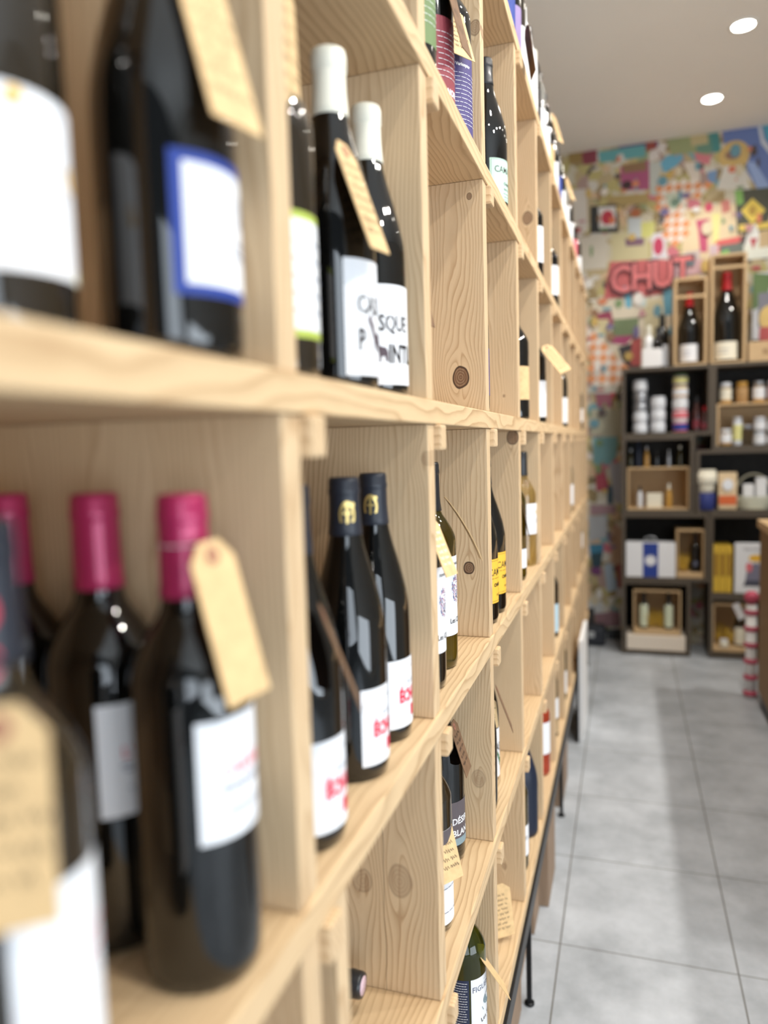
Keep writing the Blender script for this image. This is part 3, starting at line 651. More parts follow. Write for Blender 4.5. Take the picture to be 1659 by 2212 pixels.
# --- top open row between the upper boards
put('wine_bottle', 'bottle with a speckled label only glimpsed above the near top cubby', -.262, .800, 0, 'bordeaux', GLASSK, CAPK, labels=[plain(.10, .18, m=LAV)])
put('wine_bottle', 'dark bottle with pale green back label behind the upper left post', -.260, .940, 0, 'bordeaux', GLASSK, CAPK,
    labels=[(.035, .175, .092, 0, [GRNL, WHITE], lines(-.045, .15, .06, .05, 12, 1, .0003))])
put('wine_bottle', 'dark bottle with dusty red back label reading PINOT NOIR', -.260, 1.045, 0, 'bordeaux', GLASSK, CAPK,
    labels=[(.012, .118, .098, -.1, [REDL, WHITE], [T('PINOT NOIR', -.046, .020, .0115, 1, .0004, sx=.8)]+lines(-.034, .098, .042, .05, 9, 1, .00035))])
put('wine_bottle', 'dark bottle with violet label covered in small white print', -.260, 1.172, 0, 'bordeaux', GLASSK, CAPK,
    labels=[(.012, .130, .100, -.1, [PURL, WHITE], [T('Varicopter', -.034, .112, .0065, 1, .0003)]+lines(-.040, .102, .030, .060, 13, 1, .00035)+[T('Demi', .020, .018, .008, 1, .0003)])])
tagc('brown kraft tag hanging between the red and the violet labelled bottles', -.226, 1.035, 1.972, 14, 0, 8, .100, .040, m=KRAFTD, seed=11, rows=3)
tagc('kraft tag with dense handwriting hanging in front of the violet labelled bottle', -.246, 1.135, 2.004, 17, -32, 0, .096, .044, seed=12, rows=8, loop=(-.260, 1.172, 2.012))
put('wine_bottle', 'dark burgundy bottle with mint green label under the sloping top board', -.262, 1.520, 0, 'burgundy', GLASSK, CAPK, .05,
    labels=[(.020, .098, .098, -.05, [MINT, INK, MINT], [ringp(.0, .059, .044, .036, .97, 1, 4)][:0]+[T('CAMAS', -.040, .072, .0175, 1, .0001, sx=.9), rect(-.046, .0955, .046, .0960, 1, 12), rect(-.046, .0225, .046, .0230, 1, 12), rect(-.0465, .0225, -.0461, .096, 1), T('CHARDONNAY', -.018, .050, .0080, 1, .0001), T('PAYS D OC', -.018, .040, .0060, 1)]+lines(-.02, .034, .028, .05, 2, 1, .0004))])
for y, g, m_, l in ((2.23, GLASSK, WHITE, 'white labelled bottle in the upper row just past the oval knot'), (2.74, GLASSK, WHITE, 'distant bottle with bright white label in the upper row'), (2.04, GLASSK, KRAFT, 'dark bottle sliver with pale label behind the post with the oval knot')):
    put('wine_bottle', l, -.262, y, 0, 'bordeaux', g, CAPK, labels=[plain(.06, .16, m=m_)])
put('wine_bottle', 'distant black necked bottle with bright red label in the upper row', -.262, 3.27, 0, 'bordeaux', GLASSK, CAPK, labels=[plain(.03, .16, m=REDP)])
# --- eye-level row below the board: raspberry capsules
def chateau(th=.06):
    return (.094, .168, .078, th, [WHITE, PINKP, GREYI], [T("L'ARPEGE", -.024, .132, .0110, 1, .0003, sx=.9)]+lines(-.026, .127, .124, .05, 2, 2, .0007)+lines(-.022, .112, .109, .045, 2, 2, .0005)+lines(-.010, .100, .100, .025, 1, 2, .0005))
put('wine_bottle', 'raspberry capped bottle nearest the aisle with white label, kraft tag on its neck', -.259, .395, 2, 'bordeaux', GLASSK, CAPP, .062, labels=[chateau()])
put('wine_bottle', 'raspberry capped bottle in the middle of three, label half in shade', -.335, .409, 2, 'bordeaux', GLASSK, CAPP, .062, labels=[chateau(-.05)])
put('wine_bottle', 'leftmost raspberry capped bottle with a dark body behind the big kraft tag', -.412, .411, 2, 'bordeaux', GLASSK, CAPP, .062)
put('wine_bottle', 'nearest bottle, white label with a small dark red emblem under a kraft tag', -.257, .240, 2, 'bordeaux', GLASSB, CAPN, .060, capmark=([disc(.004, .0, .004, .007, 0), disc(.004, -.021, .004, .007, 0)], -.9, REDP), labels=[
    (.030, .152, .080, .32, [WHITE, INK, REDP, PINKP], [rect(-.024, .066, -.008, .082, 1), disc(-.016, .074, .005, .005, 2), rect(-.038, .105, .0, .106, 3)]+lines(-.03, .122, .112, .05, 2, 3, .0006))])
tagc('big blurred kraft tag in the lower left corner of the frame', -.226, .214, 1.262, 5, -52, 0, .086, .036, seed=14, rows=5)
tagc('kraft tag with red hole ring hanging from the nearest raspberry capped neck', -.236, .385, 1.302, 14, 0, 14, .097, .036, seed=15, loop=(-.259, .395, 1.300), rows=2, writing=False)
# --- second cubby: three slim bottles with red capitals
def echappee():
    return (.016, .092, .086, .20, [WHITE, REDP, GREYI], [T('ÉCHAPPÉE', -.030, .044, .0190, 1, .0013, sx=.66), T('BELLE', -.010, .026, .0160, 1, .0012, sx=.66)]+lines(-.02, .082, .081, .045, 1, 2, .0004)+lines(-.02, .067, .064, .045, 2, 2, .0004)+lines(-.002, .023, .022, .03, 1, 2, .0004))
six = ([ringp(0, 0, .0080, .0142, .68, 0), rect(-.0014, -.008, .0014, .0105, 0, 1), rect(-.004, .001, .004, .0032, 0, 2), disc(.0055, .0100, .0022, .0026, 0)], -1.05, GOLD)
put('wine_bottle', 'black bottle with red capital letters on white, left of three behind the post', -.260, .553, 2, 'slim', GLASSK, CAPN, .056, labels=[echappee()])
put('wine_bottle', 'black bottle with gold numeral on its navy cap, middle of the red lettered three', -.264, .685, 2, 'slim', GLASSK, CAPN, .056, labels=[echappee()], capmark=six)
put('wine_bottle', 'rightmost of the three red lettered bottles, gold numeral turned left', -.267, .782, 2, 'slim', GLASSK, CAPN, .056, labels=[echappee()], capmark=(six[0], -1.45, GOLD))
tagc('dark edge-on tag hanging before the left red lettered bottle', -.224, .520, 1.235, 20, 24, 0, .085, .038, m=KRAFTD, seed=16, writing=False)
# --- third cubby
def dots():
    rr = random.Random(5); out = []
    for i in range(150):
        a = rr.uniform(0, 6.28); q = math.sqrt(rr.random()); x, z = q*.011*math.cos(a), .088+q*.021*math.sin(a); t = rr.uniform(0, 3)
        out.append(stroke([(x-.0009*math.cos(t), z-.0011*math.sin(t)), (x+.0009*math.cos(t), z+.0011*math.sin(t))], .0009, rr.choice((1, 2, 3, 1))))
    return out
def calcaires(): return (.050, .165, .076, .14, [WHITE, BLUE, PINKP, PLUM, INK], [(v, f, m) for v, f, m in [([(x-.010, z+.030) for x, z in vs], fs, mi) for vs, fs, mi in dots()]]+[T('FONVILLE', -.020, .152, .0055, 4, .0001, sx=1.0), T('Les Calades', -.026, .068, .0105, 4, .0001, sx=.85)])
put('wine_bottle', 'dark bottle with white label, oval of coloured dashes, nearer of the two', -.268, .956, 2, 'bordeaux', GLASSK, CAPK, labels=[calcaires()])
put('wine_bottle', 'olive green bottle with white label and oval of coloured dashes, farther one', -.273, 1.052, 2, 'bordeaux', GLASSO, CAPK, .07, labels=[calcaires()])
tagc('curled kraft tag sticking out sideways beside the olive green bottle', -.240, 1.010, 1.282, 38, 20, 0, .100, .032, seed=17, curl=-.8, writing=False)
tagc('kraft tag with white handwriting in front of the coloured dash label', -.240, .925, 1.262, 22, -12, 0, .080, .034, ink=WINK, seed=18, rows=6, ring=False)
# --- fourth cubby: yellow labels
def camas(): return (.038, .118, .098, .22, [YEL, INK, YEL], [T('CAMAS', -.042, .088, .0185, 1, .0001, sx=.9), rect(-.046, .1145, .046, .1150, 1, 12), rect(-.046, .0415, .046, .0420, 1, 12), T('CHARDONNAY', -.028, .068, .0085, 1, .0003, sx=.9), T('PAYS D OC', -.020, .050, .0062, 1)]+lines(-.038, .083, .083, .07, 1, 1, .0003)+lines(-.012, .062, .058, .04, 2, 1, .0003))
put('wine_bottle', 'dark burgundy bottle with yellow label, nearer of the two in the cubby', -.262, 1.335, 2, 'burgundy', GLASSK, CAPK, .05, labels=[camas()])
put('wine_bottle', 'dark burgundy bottle with yellow label, farther of the two in the cubby', -.262, 1.425, 2, 'burgundy', GLASSK, CAPK, .05, labels=[camas()])
# --- fifth cubby: white wine
put('wine_bottle', 'clear bottle of golden white wine with plain white label and black cap', -.262, 1.985, 2, 'bordeaux', GLASSY, CAPK, .062,
    labels=[(.085, .165, .082, -.02, [WHITE, GOLD, GREYI], [disc(-.006, .143, .006, .006, 1)]+lines(-.02, .123, .115, .035, 3, 2, .0005)+lines(-.03, .091, .091, .06, 1, 2, .0005))])
put('wine_bottle', 'olive bottle with white label standing left of the golden white wine', -.262, 1.770, 2, 'bordeaux', GLASSO, CAPK, labels=[plain(.03, .075)])
tagc('dark brown tag in front of the golden white wine', -.234, 1.755, 1.222, 12, 0, -10, .09, .05, m=KRAFTD, seed=20, writing=False)
for y, l in ((3.45, 'distant bottle with pale pink and white label in the row with raspberry caps'), (4.02, 'farthest dark bottle in the eye-level lower row near the collage wall')):
    put('wine_bottle', l, -.262, y, 2, 'bordeaux', GLASSC if y < 4 else GLASSK, CAPK, labels=[plain(.04, .13)])
# --- row below
bt = bottle('wine_bottle', 'bottle lying on its side, black cap with silver top showing past the post', 'wine bottle', -.585+.0, .752, ZT['L2']+.038, 'bordeaux', GLASSK, CAPK, .06, lying=(0, R(90), 0))
bt.location = (-.602, .790, ZT['L2']+.0380)
ct = lathe('cap_disc', [(0, .3012), (.0108, .3012), (.0108, .3006)], mat('cap_top_print', S(206, 180, 190), .5, noise=(900, .5)), bt, 24)
def desir(): return (.030, .104, .080, -.22, [GREYL, WHITE, TEALP], [T('DÉSIR', -.026, .066, .0150, 1, .0003), T('BLANC', -.026, .046, .0150, 1, .0003), rect(-.040, .030, .040, .042, 2, 12)])
put('wine_bottle', 'dark bottle with taupe label reading DÉSIR BLANC', -.292, 1.165, 3, 'bordeaux', GLASSK, CAPK, .05, labels=[desir()])
put('wine_bottle', 'brown bottle with tall white label partly hidden by the post and kraft tag', -.272, .985, 3, 'bordeaux', GLASSB, CAPK, labels=[(.012, .150, .084, .05, [WHITE, GREYI, GREYL], lines(-.03, .10, .03, .05, 3, 1)+[rect(-.042, .130, .042, .150, 2, 10)])])
tagc('dark brown tag hanging on the neck of the taupe labelled bottle', -.266, 1.140, .910, 17, 2, 0, .086, .046, m=KRAFTD, seed=22, rows=5)
tagc('kraft tag with bold black handwriting below the taupe labelled bottle', -.252, .972, .840, 19, -35, 0, .090, .042, seed=23, rows=6, ring=False)
put('wine_bottle', 'slim bottle with bold capitals and green animal behind the post', -.282, 1.46, 3, 'slim', GLASSK, CAPW, labels=[casque(2, GREENP)])
put('wine_bottle', 'very thin dark bottle sliver standing before the green animal label', -.266, 1.34, 3, 'slim', GLASSK, CAPK)
tagc('narrow dark tag seen edge on over the green animal label', -.238, 1.39, .890, 20, 12, 0, .090, .040, m=KRAFTD, seed=24, writing=False)
tagc('kraft tag with scribbles behind the narrow dark tag', -.250, 1.37, .872, 6, -40, 0, .06, .040, seed=25, ring=False)
put('wine_bottle', 'distant black bottle with light blue label low in the shelving', -.262, 2.63, 3, 'bordeaux', GLASSK, CAPK, labels=[plain(.02, .12, m=mat('light_blue_label', S(186, 216, 232), .5))])
put('wine_bottle', 'distant white label bottle near the far end, third row from the bottom', -.262, 3.98, 3, 'bordeaux', GLASSK, CAPK, labels=[plain(.02, .08)])
put('wine_bottle', 'pale labelled bottle in the last cubby column, below eye level', -.262, 4.20, 3, 'bordeaux', GLASSC, CAPG, labels=[plain(.10, .18)])
# --- bottom row
def figu(): return (.020, .150, .078, -.02, [WHITE, GREYI, TEALP, INK], [T('FIGUEIRASSE', -.037, .127, .0135, 1, .0002, sx=.95)]+lines(-.012, .142, .142, .03, 1, 1, .0003)+[disc(.002, .105, .016, .010, 2), poly([(-.018, .096), (.020, .098), (.016, .090), (-.014, .089)], 2), T('Les Sables', -.020, .070, .011, 3, 0, rot=.2)])
put('wine_bottle', 'green bottle at the bottom with white label reading FIGUEIRASSE', -.262, 1.170, 4, 'bordeaux', GLASSG, CAPN, .07, labels=[figu(), (.020, .150, .030, -1.55, [NAVYL, WHITE], lines(-.012, .145, .025, .024, 28, 1, .0005))])
tagc('long kraft tag seen edge on, leaning out from the green FIGUEIRASSE bottle', -.240, 1.165, .512, 32, 24, 0, .100, .040, seed=27, writing=False, ring=False)
tagc('kraft tag with handwriting lying against the post above the black frame', -.256, 1.470, .438, 11, -50, 0, .105, .060, seed=28, rows=8, ring=False)
put('wine_bottle', 'matt navy bottle in the bottom row past the third post', -.262, 1.915, 4, 'burgundy', NAVYM, NAVYM, .05)
put('wine_bottle', 'olive bottle with small white label just before the matt navy one', -.262, 1.745, 4, 'bordeaux', GLASSO, CAPK, labels=[plain(.04, .115, extra=[T('n', -.02, .08, .02, 1)])])
put('wine_bottle', 'thin white labelled bottle between the matt navy bottle and the rosé', -.262, 2.078, 4, 'bordeaux', GLASSC, CAPG, labels=[plain(.03, .14)])
put('wine_bottle', 'rosé bottle with white label in the bottom row', -.262, 2.290, 4, 'bordeaux', GLASSR, CAPR, labels=[plain(.07, .17)])
put('wine_bottle', 'pale bottle with white label just beyond the rosé', -.262, 2.60, 4, 'bordeaux', GLASSC, CAPG, labels=[plain(.07, .14)])
put('wine_bottle', 'distant green bottle with pale label in the bottom row', -.262, 2.99, 4, 'bordeaux', GLASSO, CAPK, labels=[plain(.03, .12)])
# --- bottles standing on the very top
TOP = [(1.60, 'bordeaux', GLASSK, BLUE, 'bottle with blue and white label, nearest on the top board'), (1.69, 'bordeaux', GLASSK, BLUE, 'second blue labelled bottle on the top board'),
       (1.79, 'bordeaux', GLASSK, LAV, 'bottle with lavender label on the top board'), (1.875, 'bordeaux', GLASSB, WHITE, 'dark bottle with long white label behind the lavender one'),
       (1.975, 'burgundy', PUREW, PUREW, 'matt white bottle on the top board, the first of two'), (2.09, 'burgundy', PUREW, PUREW, 'matt white bottle on the top board, the second of two'),
       (2.20, 'bordeaux', GLASSK, INK, 'black bottle with black label on the top board'), (2.33, 'bordeaux', GLASSC, WHITE, 'clear bottle shining against the ceiling'),
       (2.47, 'bordeaux', GLASSK, WHITE, 'dark bottle with sparkling highlights before the kraft tag'), (2.62, 'bordeaux', GLASSK, KRAFT, 'bottle with brown paper label on the top board'),
       (2.78, 'bordeaux', GLASSK, WHITE, 'black bottle with white label under the far kraft tag'), (2.93, 'bordeaux', GLASSK, BLUE, 'distant bottle with small blue label on the top board'),
       (3.10, 'bordeaux', GLASSK, WHITE, 'distant black bottle seen against the black apple poster'), (3.30, 'bordeaux', GLASSC, WHITE, 'far pale bottle on the top board with white label'),
       (3.55, 'bordeaux', GLASSK, WHITE, 'far dark bottle with white label on the top board'), (3.85, 'bordeaux', GLASSK, PINKP, 'far bottle with pink label close to the collage wall'), (4.2, 'bordeaux', GLASSK, WHITE, 'last dark bottle on the top board')]
for i, (y, kd, g, lm, lb) in enumerate(TOP):
    tex = [rect(-.03, .06, .03, .10, 4)] if lm is BLUE and y < 2 else []
    put('wine_bottle', lb, -.262, y, 5, kd, g, None if g is PUREW else (CAPW if i % 3 == 1 else CAPK), labels=[] if g is PUREW else [(.03, .13, .09, 0, [lm, INK, REDP, GREYI, WHITE], tex)], group='bottles on top of the shelving')
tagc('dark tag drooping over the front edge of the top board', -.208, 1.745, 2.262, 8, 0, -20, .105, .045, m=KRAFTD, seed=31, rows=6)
tagc('kraft tag hanging high on the far part of the top row against the ceiling', -.230, 2.62, 2.43, 16, -10, 10, .100, .042, seed=32)
tagc('second far kraft tag hanging against the collage wall', -.228, 3.15, 2.40, 18, -10, 10, .100, .042, seed=33)

# ================================================================== dark crate cubes against the back wall
CY = 4.86; CB = 5.17; BT = .022
def storage_cube(x0, x1, z0, z1, label):
    r = empty('storage_cube', ((x0+x1)/2, CY, z0)); tag(r, label, 'shelf', 'dark stained cube shelves at the back wall')
    w2 = (x1-x0)/2-.0006; h = z1-z0-.0006; D = CB-CY
    box('side_panel', -w2, -w2+BT, 0, D, 0, h, DARKV, r); box('side_panel', w2-BT, w2, 0, D, 0, h, DARKV, r)
    box('top_panel', -w2+BT, w2-BT, 0, D, h-BT, h, DARKW, r); box('bottom_panel', -w2+BT, w2-BT, 0, D, 0, BT, DARKW, r)
    box('back_panel', -w2+BT, w2-BT, D-.010, D, BT, h-BT, DARKB, r, 0)
    return r
storage_cube(-.025, .490, 1.365, 1.785, 'dark cube shelf holding the stacks of white jars')
storage_cube(-.025, .395, .890, 1.365, 'dark cube shelf with the pale wooden box inside')
storage_cube(-.025, .480, .470, .890, 'dark cube shelf with the white and blue ribbon box')
storage_cube(-.025, .380, .006, .470, 'dark cube shelf at floor level above the long cream box')
storage_cube(.490, 1.000, 1.275, 1.785, 'dark cube shelf at upper right with jars on two levels')
storage_cube(.402, 1.000, .890, 1.275, 'dark cube shelf with snack pots and wicker basket')
storage_cube(.482, 1.000, .385, .890, 'dark cube shelf holding the yellow books')
storage_cube(.482, .900, .006, .385, 'dark cube shelf at floor level with the straw basket')
Z_TOP = 1.785
IY = 4.95
def lab_jar(name, label, cat, x, y, z, r, h, body, lid=None, lab=None, group=None, lidh=.012):
    o = empty(name, (x, y, z)); tag(o, label, cat, group)
    lathe('jar_body', [(0, 0), (r*.93, 0), (r, .004), (r, h-lidh-.006), (r*.86, h-lidh), (0, h-lidh)], body, o, 24)
    if lid: lathe('lid', [(0, h-lidh+.0004), (r*.90, h-lidh+.0004), (r*.92, h-.002), (r*.88, h), (0, h)], lid, o, 24)
    if lab: bm = wrap([rect(-r*1.3, h*.18, r*1.3, h*.72, 0, 12)], r, 0, -math.pi/2, .0005); bm_obj('label', bm, lab, o)
    return o
WJ = mat('white_glazed_jar', S(226, 230, 236), .3, coat=.3); SILV = mat('brushed_tin', S(170, 174, 180), .3, .6); AMB = mat('dark_red_jar', S(70, 34, 30), .15, coat=.6); HONEY = mat('honey_jar', S(196, 150, 70), .2, coat=.5)
zc = 1.365+BT+.0005
places = ['bottom', 'second from bottom', 'third from bottom', 'fourth from bottom', 'topmost']
z = zc
for i, (hh, m_) in enumerate(((.068, WJ), (.068, WJ), (.058, SILV), (.066, SILV), (.066, WJ))):
    lab_jar('storage_jar', places[i]+' jar of the taller white and silver stack in the upper left cube', 'jar', .085, IY, z, .043, hh, m_, WJ if m_ is WJ else SILV, None, 'stacked white jars'); z += hh+.0004
z = zc
for i in range(3):
    lab_jar('storage_jar', places[i]+' jar of the lower stack of three white jars', 'jar', .190, IY, z, .044, .074, WJ, WJ, None, 'stacked white jars'); z += .0744
z = zc
CAN = [(PINKP, WHITE, BLUE), (WHITE, PINKP, PINKP), (WHITE, WHITE, WHITE), (pm('peach', 232, 196, 160), PALEY, WHITE), (LAV, GRNL, PALEY)]
for i, (a, b_, c) in enumerate(CAN):
    lab_jar('sweets_tin', places[i]+' tin of the tall multicoloured sweets stack', 'tin', .318, IY, z, .044, .070, a, b_, c, 'stacked sweets tins'); z += .0704
for i, (x, h, dz) in enumerate(((.425, .118, 0), (.465, .10, 0))):
    bo = bottle('sauce_bottle', ['small dark red bottle right of the sweets tins', 'smaller dark bottle at the right inner side of the upper left cube'][i], 'bottle', x-.012, IY+(.02 if i == 0 else -.03), zc, 'slim', AMB, CAPR if i else CAPK, .05, s=.72 if i == 0 else .5, labels=[(.03, .10, .07, -1.57, [REDL], [])])
# pale wooden box standing in the second cube
def wood_box(name, label, x0, x1, z0, z1, y0=4.88, y1=5.14, m1=None, slats=0, shelf_z=None, group=None, t=.010):
    r = empty(name, ((x0+x1)/2, y0, z0)); tag(r, label, 'box', group); w2 = (x1-x0)/2; h = z1-z0; D = y1-y0
    mh, mv = m1 or CRATE, m1 or CRATEV
    box('side_panel', -w2, -w2+t, 0, D, 0, h, mv, r); box('side_panel', w2-t, w2, 0, D, 0, h, mv, r)
    box('top_panel', -w2+t, w2-t, 0, D, h-t, h, mh, r); box('bottom_panel', -w2+t, w2-t, 0, D, 0, t, mh, r)
    box('back_panel', -w2+t, w2-t, D-.006, D, t, h-t, mh, r, 0)
    if shelf_z: box('middle_board', -w2+t, w2-t, 0, D-.0065, shelf_z, shelf_z+t, mh, r)
    return r
zb = .890+BT+.0005
wood_box('wooden_box', 'pale open wooden box in the cube below the white jars', .008, .368, zb, zb+.262, y0=4.89)
for i, (x, s_, g, c, lb) in enumerate(((.03, .40, GLASSO, CAPG, 'tiny olive bottle at the left on the pale box'), (.075, .62, NAVYM, NAVYM, 'tall blue bottle standing on the pale box'), (.125, .44, HONEY, CAPG, 'small honey coloured bottle on the pale box'), (.185, .36, GLASSK, CAPK, 'small dark bottle in the middle on the pale box'), (.255, .36, SILV, CAPG, 'small grey flask on the pale box'), (.32, .44, GLASSO, CAPW, 'small bottle with pale cap at the right on the pale box'))):
    bottle('small_bottle', lb, 'bottle', x, 4.97, zb+.2625, 'slim', g, c, .05, s=s_)
for i, (x, s_, g, c, lb) in enumerate(((.085, .46, WJ, CAPK, 'white and dark gift bottle inside the pale box'), (.255, .50, HONEY, CAPW, 'amber gift bottle at the right inside the pale box'))):
    bottle('small_bottle', lb, 'bottle', x, 4.95, zb+.0105, 'slim', g, c, .07, s=s_)
r = box('cream_packet', .125, .215, 4.92, 4.98, zb+.0105, zb+.10, OFFW); tag(r, 'plain cream packet between the bottles inside the pale box', 'packet')
# white and blue ribbon box + tilted straw crate with bottle
zr = .470+BT+.0005
r = empty('gift_box', (.146, 4.87, zr)); tag(r, 'white gift box with a wide blue band and round white emblem', 'box')
box('carton', -.145, .145, .0, .12, 0, .215, WHITE, r, .003)
bm = flat([rect(-.045, 0, .045, .215, 0), disc(0, .105, .030, .030, 1), ringp(0, .105, .036, .036, .94, 1)], (0, -.0002, 0), (1, 0, 0), (0, 0, 1), (0, -1, 0)); bm_obj('blue_band', bm, [BLUE, WHITE], r)
bm = bmesh.new(); tube_bm(bm, [(-.035, .06, .215), (-.03, .06, .240), (0, .06, .248), (.03, .06, .240), (.035, .06, .215)], .006, 8); bm_obj('handle', bm, SILV, r, True)
def straw_crate(label, x0, x1, z0, h, bottles, rounded=True, straws=60, seed=1, fillx=None):
    r = empty('display_crate', ((x0+x1)/2, 4.875, z0)); tag(r, label, 'crate', 'small gift crates with straw'); w2 = (x1-x0)/2; t = .010
    box('side_panel', -w2, -w2+t, 0, .20, .0, h, CRATEV, r, .003); box('side_panel', w2-t, w2, 0, .20, .0, h, CRATEV, r, .003)
    box('bottom_panel', -w2+t, w2-t, 0, .20, 0, .030, CRATE, r, .003); box('back_panel', -w2+t, w2-t, .19, .20, .03, h, CRATE, r, .001)
    if rounded: box('top_panel', -w2+t, w2-t, 0, .20, h-.012, h, CRATE, r, .003)
    rr = random.Random(seed); bm = bmesh.new(); fx = fillx or (-w2+.02, w2-.02)
    for i in range(straws):
        a = [rr.uniform(*fx), rr.uniform(.03, .17), rr.uniform(.032, .06)]
        b_ = [min(w2-.015, max(-w2+.015, a[0]+rr.uniform(-.03, .03))), a[1]+rr.uniform(-.01, .01), a[2]+rr.uniform(.02, .10)]
        m_ = [(a[k]+b_[k])/2+rr.uniform(-.008, .008) for k in range(3)]
        tube_bm(bm, [a, m_, b_], .0022, 4)
    o = bm_obj('straw_filling', bm, STRAW, r); o['kind'] = 'stuff'
    return r
straw_crate('crate with yellow straw and one black bottle beside the ribbon box', .297, .455, zr, .30, 1, seed=2, fillx=(-.06, -.01))
bottle('wine_bottle', 'black bottle with round pale seal in the small crate by the ribbon box', 'wine bottle', .415-.005, 4.945, zr+.0305, 'bordeaux', GLASSK, CAPK, s=.80, labels=[(.05, .085, .035, -1.6, [GREYI], [])])
# bottom left: crate with two bottles on a cream box
zf0 = .006+BT+.0005
r = box('cream_box', .004, .352, 4.865, 5.10, zf0, .125, mat('cream_card', S(232, 220, 204), .6), bev=.006)
r.data.transform(Matrix.Identity(4)); tag(r, 'long plain cream box on the floor under the two bottle gift crate', 'box')
straw_crate('rounded crate with two white labelled bottles and yellow straw', .045, .325, .126, .285, 2, seed=3, fillx=(-.05, .05))
for i, x in enumerate((.108, .255)):
    bottle('wine_bottle', ['left bottle with pale label in the crate over the cream box', 'right bottle with pale label in the crate over the cream box'][i], 'wine bottle', x, 4.93, .157, 'bordeaux', GLASSK, CAPK, s=.76, labels=[(.02, .205, .085, -1.6, [mat('pale_green_label', S(214, 222, 196), .6)], [])])
# bottom right basket
straw_crate('rounded basket crate with yellow straw and a squat pale bottle', .505, .735, zf0+.012, .30, 1, seed=4, fillx=(-.09, .0))
bottle('wine_bottle', 'brown bottle with large cream label in the floor level basket', 'wine bottle', .665, 4.94, zf0+.043, 'burgundy', GLASSB, CAPK, s=.80, labels=[(.015, .145, .10, -1.6, [OFFW], [])])
o = lab_jar('small_pot', 'small round pale pot lying in the straw of the basket', 'pot', .572, 4.895, zf0+.043, .026, .045, OFFW, WJ)
# yellow books and the white book
zy = .385+BT+.0005
for i in range(3):
    x = .5225+i*.036
    r = empty('yellow_book', (x, 4.88, zy)); tag(r, ['leftmost of the three upright yellow books', 'middle one of the three upright yellow books', 'right of the three upright yellow books, touching the white book'][i], 'book', 'upright yellow books')
    box('cover', -.017, .017, 0, .20, 0, .285, pm('yellow_cover', 222, 184, 66), r, .003)
    bm = flat([rect(-.010, .10, .010, .24, 0)], (0, -.0002, 0), (1, 0, 0), (0, 0, 1), (0, -1, 0)); bm_obj('spine_print', bm, pm('brown_print', 150, 110, 40), r)
r = empty('white_book', (.715, 4.872, zy)); tag(r, 'large white book with yellow and slate picture facing the aisle', 'book'); r.rotation_euler = (0, 0, 0)
box('cover', -.090, .095, 0, .03, 0, .305, WHITE, r, .003)
bm = flat([disc(.025, .215, .040, .022, 0), poly([(-.035, .06), (.07, .06), (.068, .16), (.03, .19), (-.02, .17)], 1), poly([(-.045, .045), (.075, .045), (.06, .08), (-.03, .08)], 2), T('Charcuterie', -.045, .262, .022, 2), disc(-.012, .16, .018, .03, 3)], (0, -.0002, 0), (1, 0, 0), (0, 0, 1), (0, -1, 0)); bm_obj('cover_print', bm, [YEL, pm('slate_print', 126, 126, 146), pm('dark_slate_print', 78, 80, 96), PINKP], r)
# snack pots row
zs = .890+BT+.0005
o = lab_jar('snack_pot', 'cream lidded pot with a navy base, left in the middle right cube', 'pot', .462, 4.90, zs, .052, .16, pm('navy_pot', 44, 56, 120), OFFW, None, 'snack pots', .055)
o = lab_jar('snack_pot', 'second cream pot stacked on the navy based pot', 'pot', .462, 4.90, zs+.1605, .062, .082, OFFW, OFFW, None, 'snack pots')
o = lab_jar('small_pot', 'little round cream pot in front of the navy based pot', 'pot', .452, 4.79+.085, zs, .0, .0, OFFW) if False else None
r = empty('snack_packet', (.585, 4.90, zs)); tag(r, 'cream and orange standing snack packet between pot and basket', 'packet')
bm = bmesh.new(); box_bm(bm, -.052, .052, 0, .05, 0, .225, 0, .008)
for v in bm.verts:
    if v.co.z > .19: v.co.y = .025+(v.co.y-.025)*.3
bm_obj('bag', bm, pm('cream_bag', 226, 200, 160), r)
bm = flat([rect(-.048, .03, .048, .085, 0), disc(.0, .15, .03, .035, 1)], (0, -.0004, 0), (1, 0, 0), (0, 0, 1), (0, -1, 0)); bm_obj('bag_print', bm, [ORNG, WHITE], r)
r = empty('wicker_basket', (.735, 4.97, zs)); tag(r, 'pale wicker basket with a high handle holding white packets', 'basket')
bm = bmesh.new()
for k in range(7): tube_bm(bm, [((.085+.003*k)*math.cos(a*math.pi/12), .07*math.sin(a*math.pi/12), .006+k*.011) for a in range(25)], .0058, 6)
bm_obj('woven_wall', bm, pm('pale_wicker', 206, 206, 186), r, True)
bm = bmesh.new(); tube_bm(bm, [(.104*math.cos(a*math.pi/14), 0, .075+.135*math.sin(a*math.pi/14)) for a in range(15)], .006, 8); bm_obj('handle', bm, pm('pale_wicker_handle', 196, 190, 166), r, True)
lathe('base', [(0, .001), (.08, .001), (.08, .006), (0, .006)], pm('basket_base', 190, 180, 150), r, 24)
for i, (x, h) in enumerate(((.705, .15), (.775, .19))):
    o = box('white_packet', x-.03, x+.03, 4.945, 4.995, zs+.0065, zs+h, PUREW, bev=.006); tag(o, ['shorter white packet at the left in the wicker basket', 'taller white packet at the right in the wicker basket'][i], 'packet', 'packets in the basket')
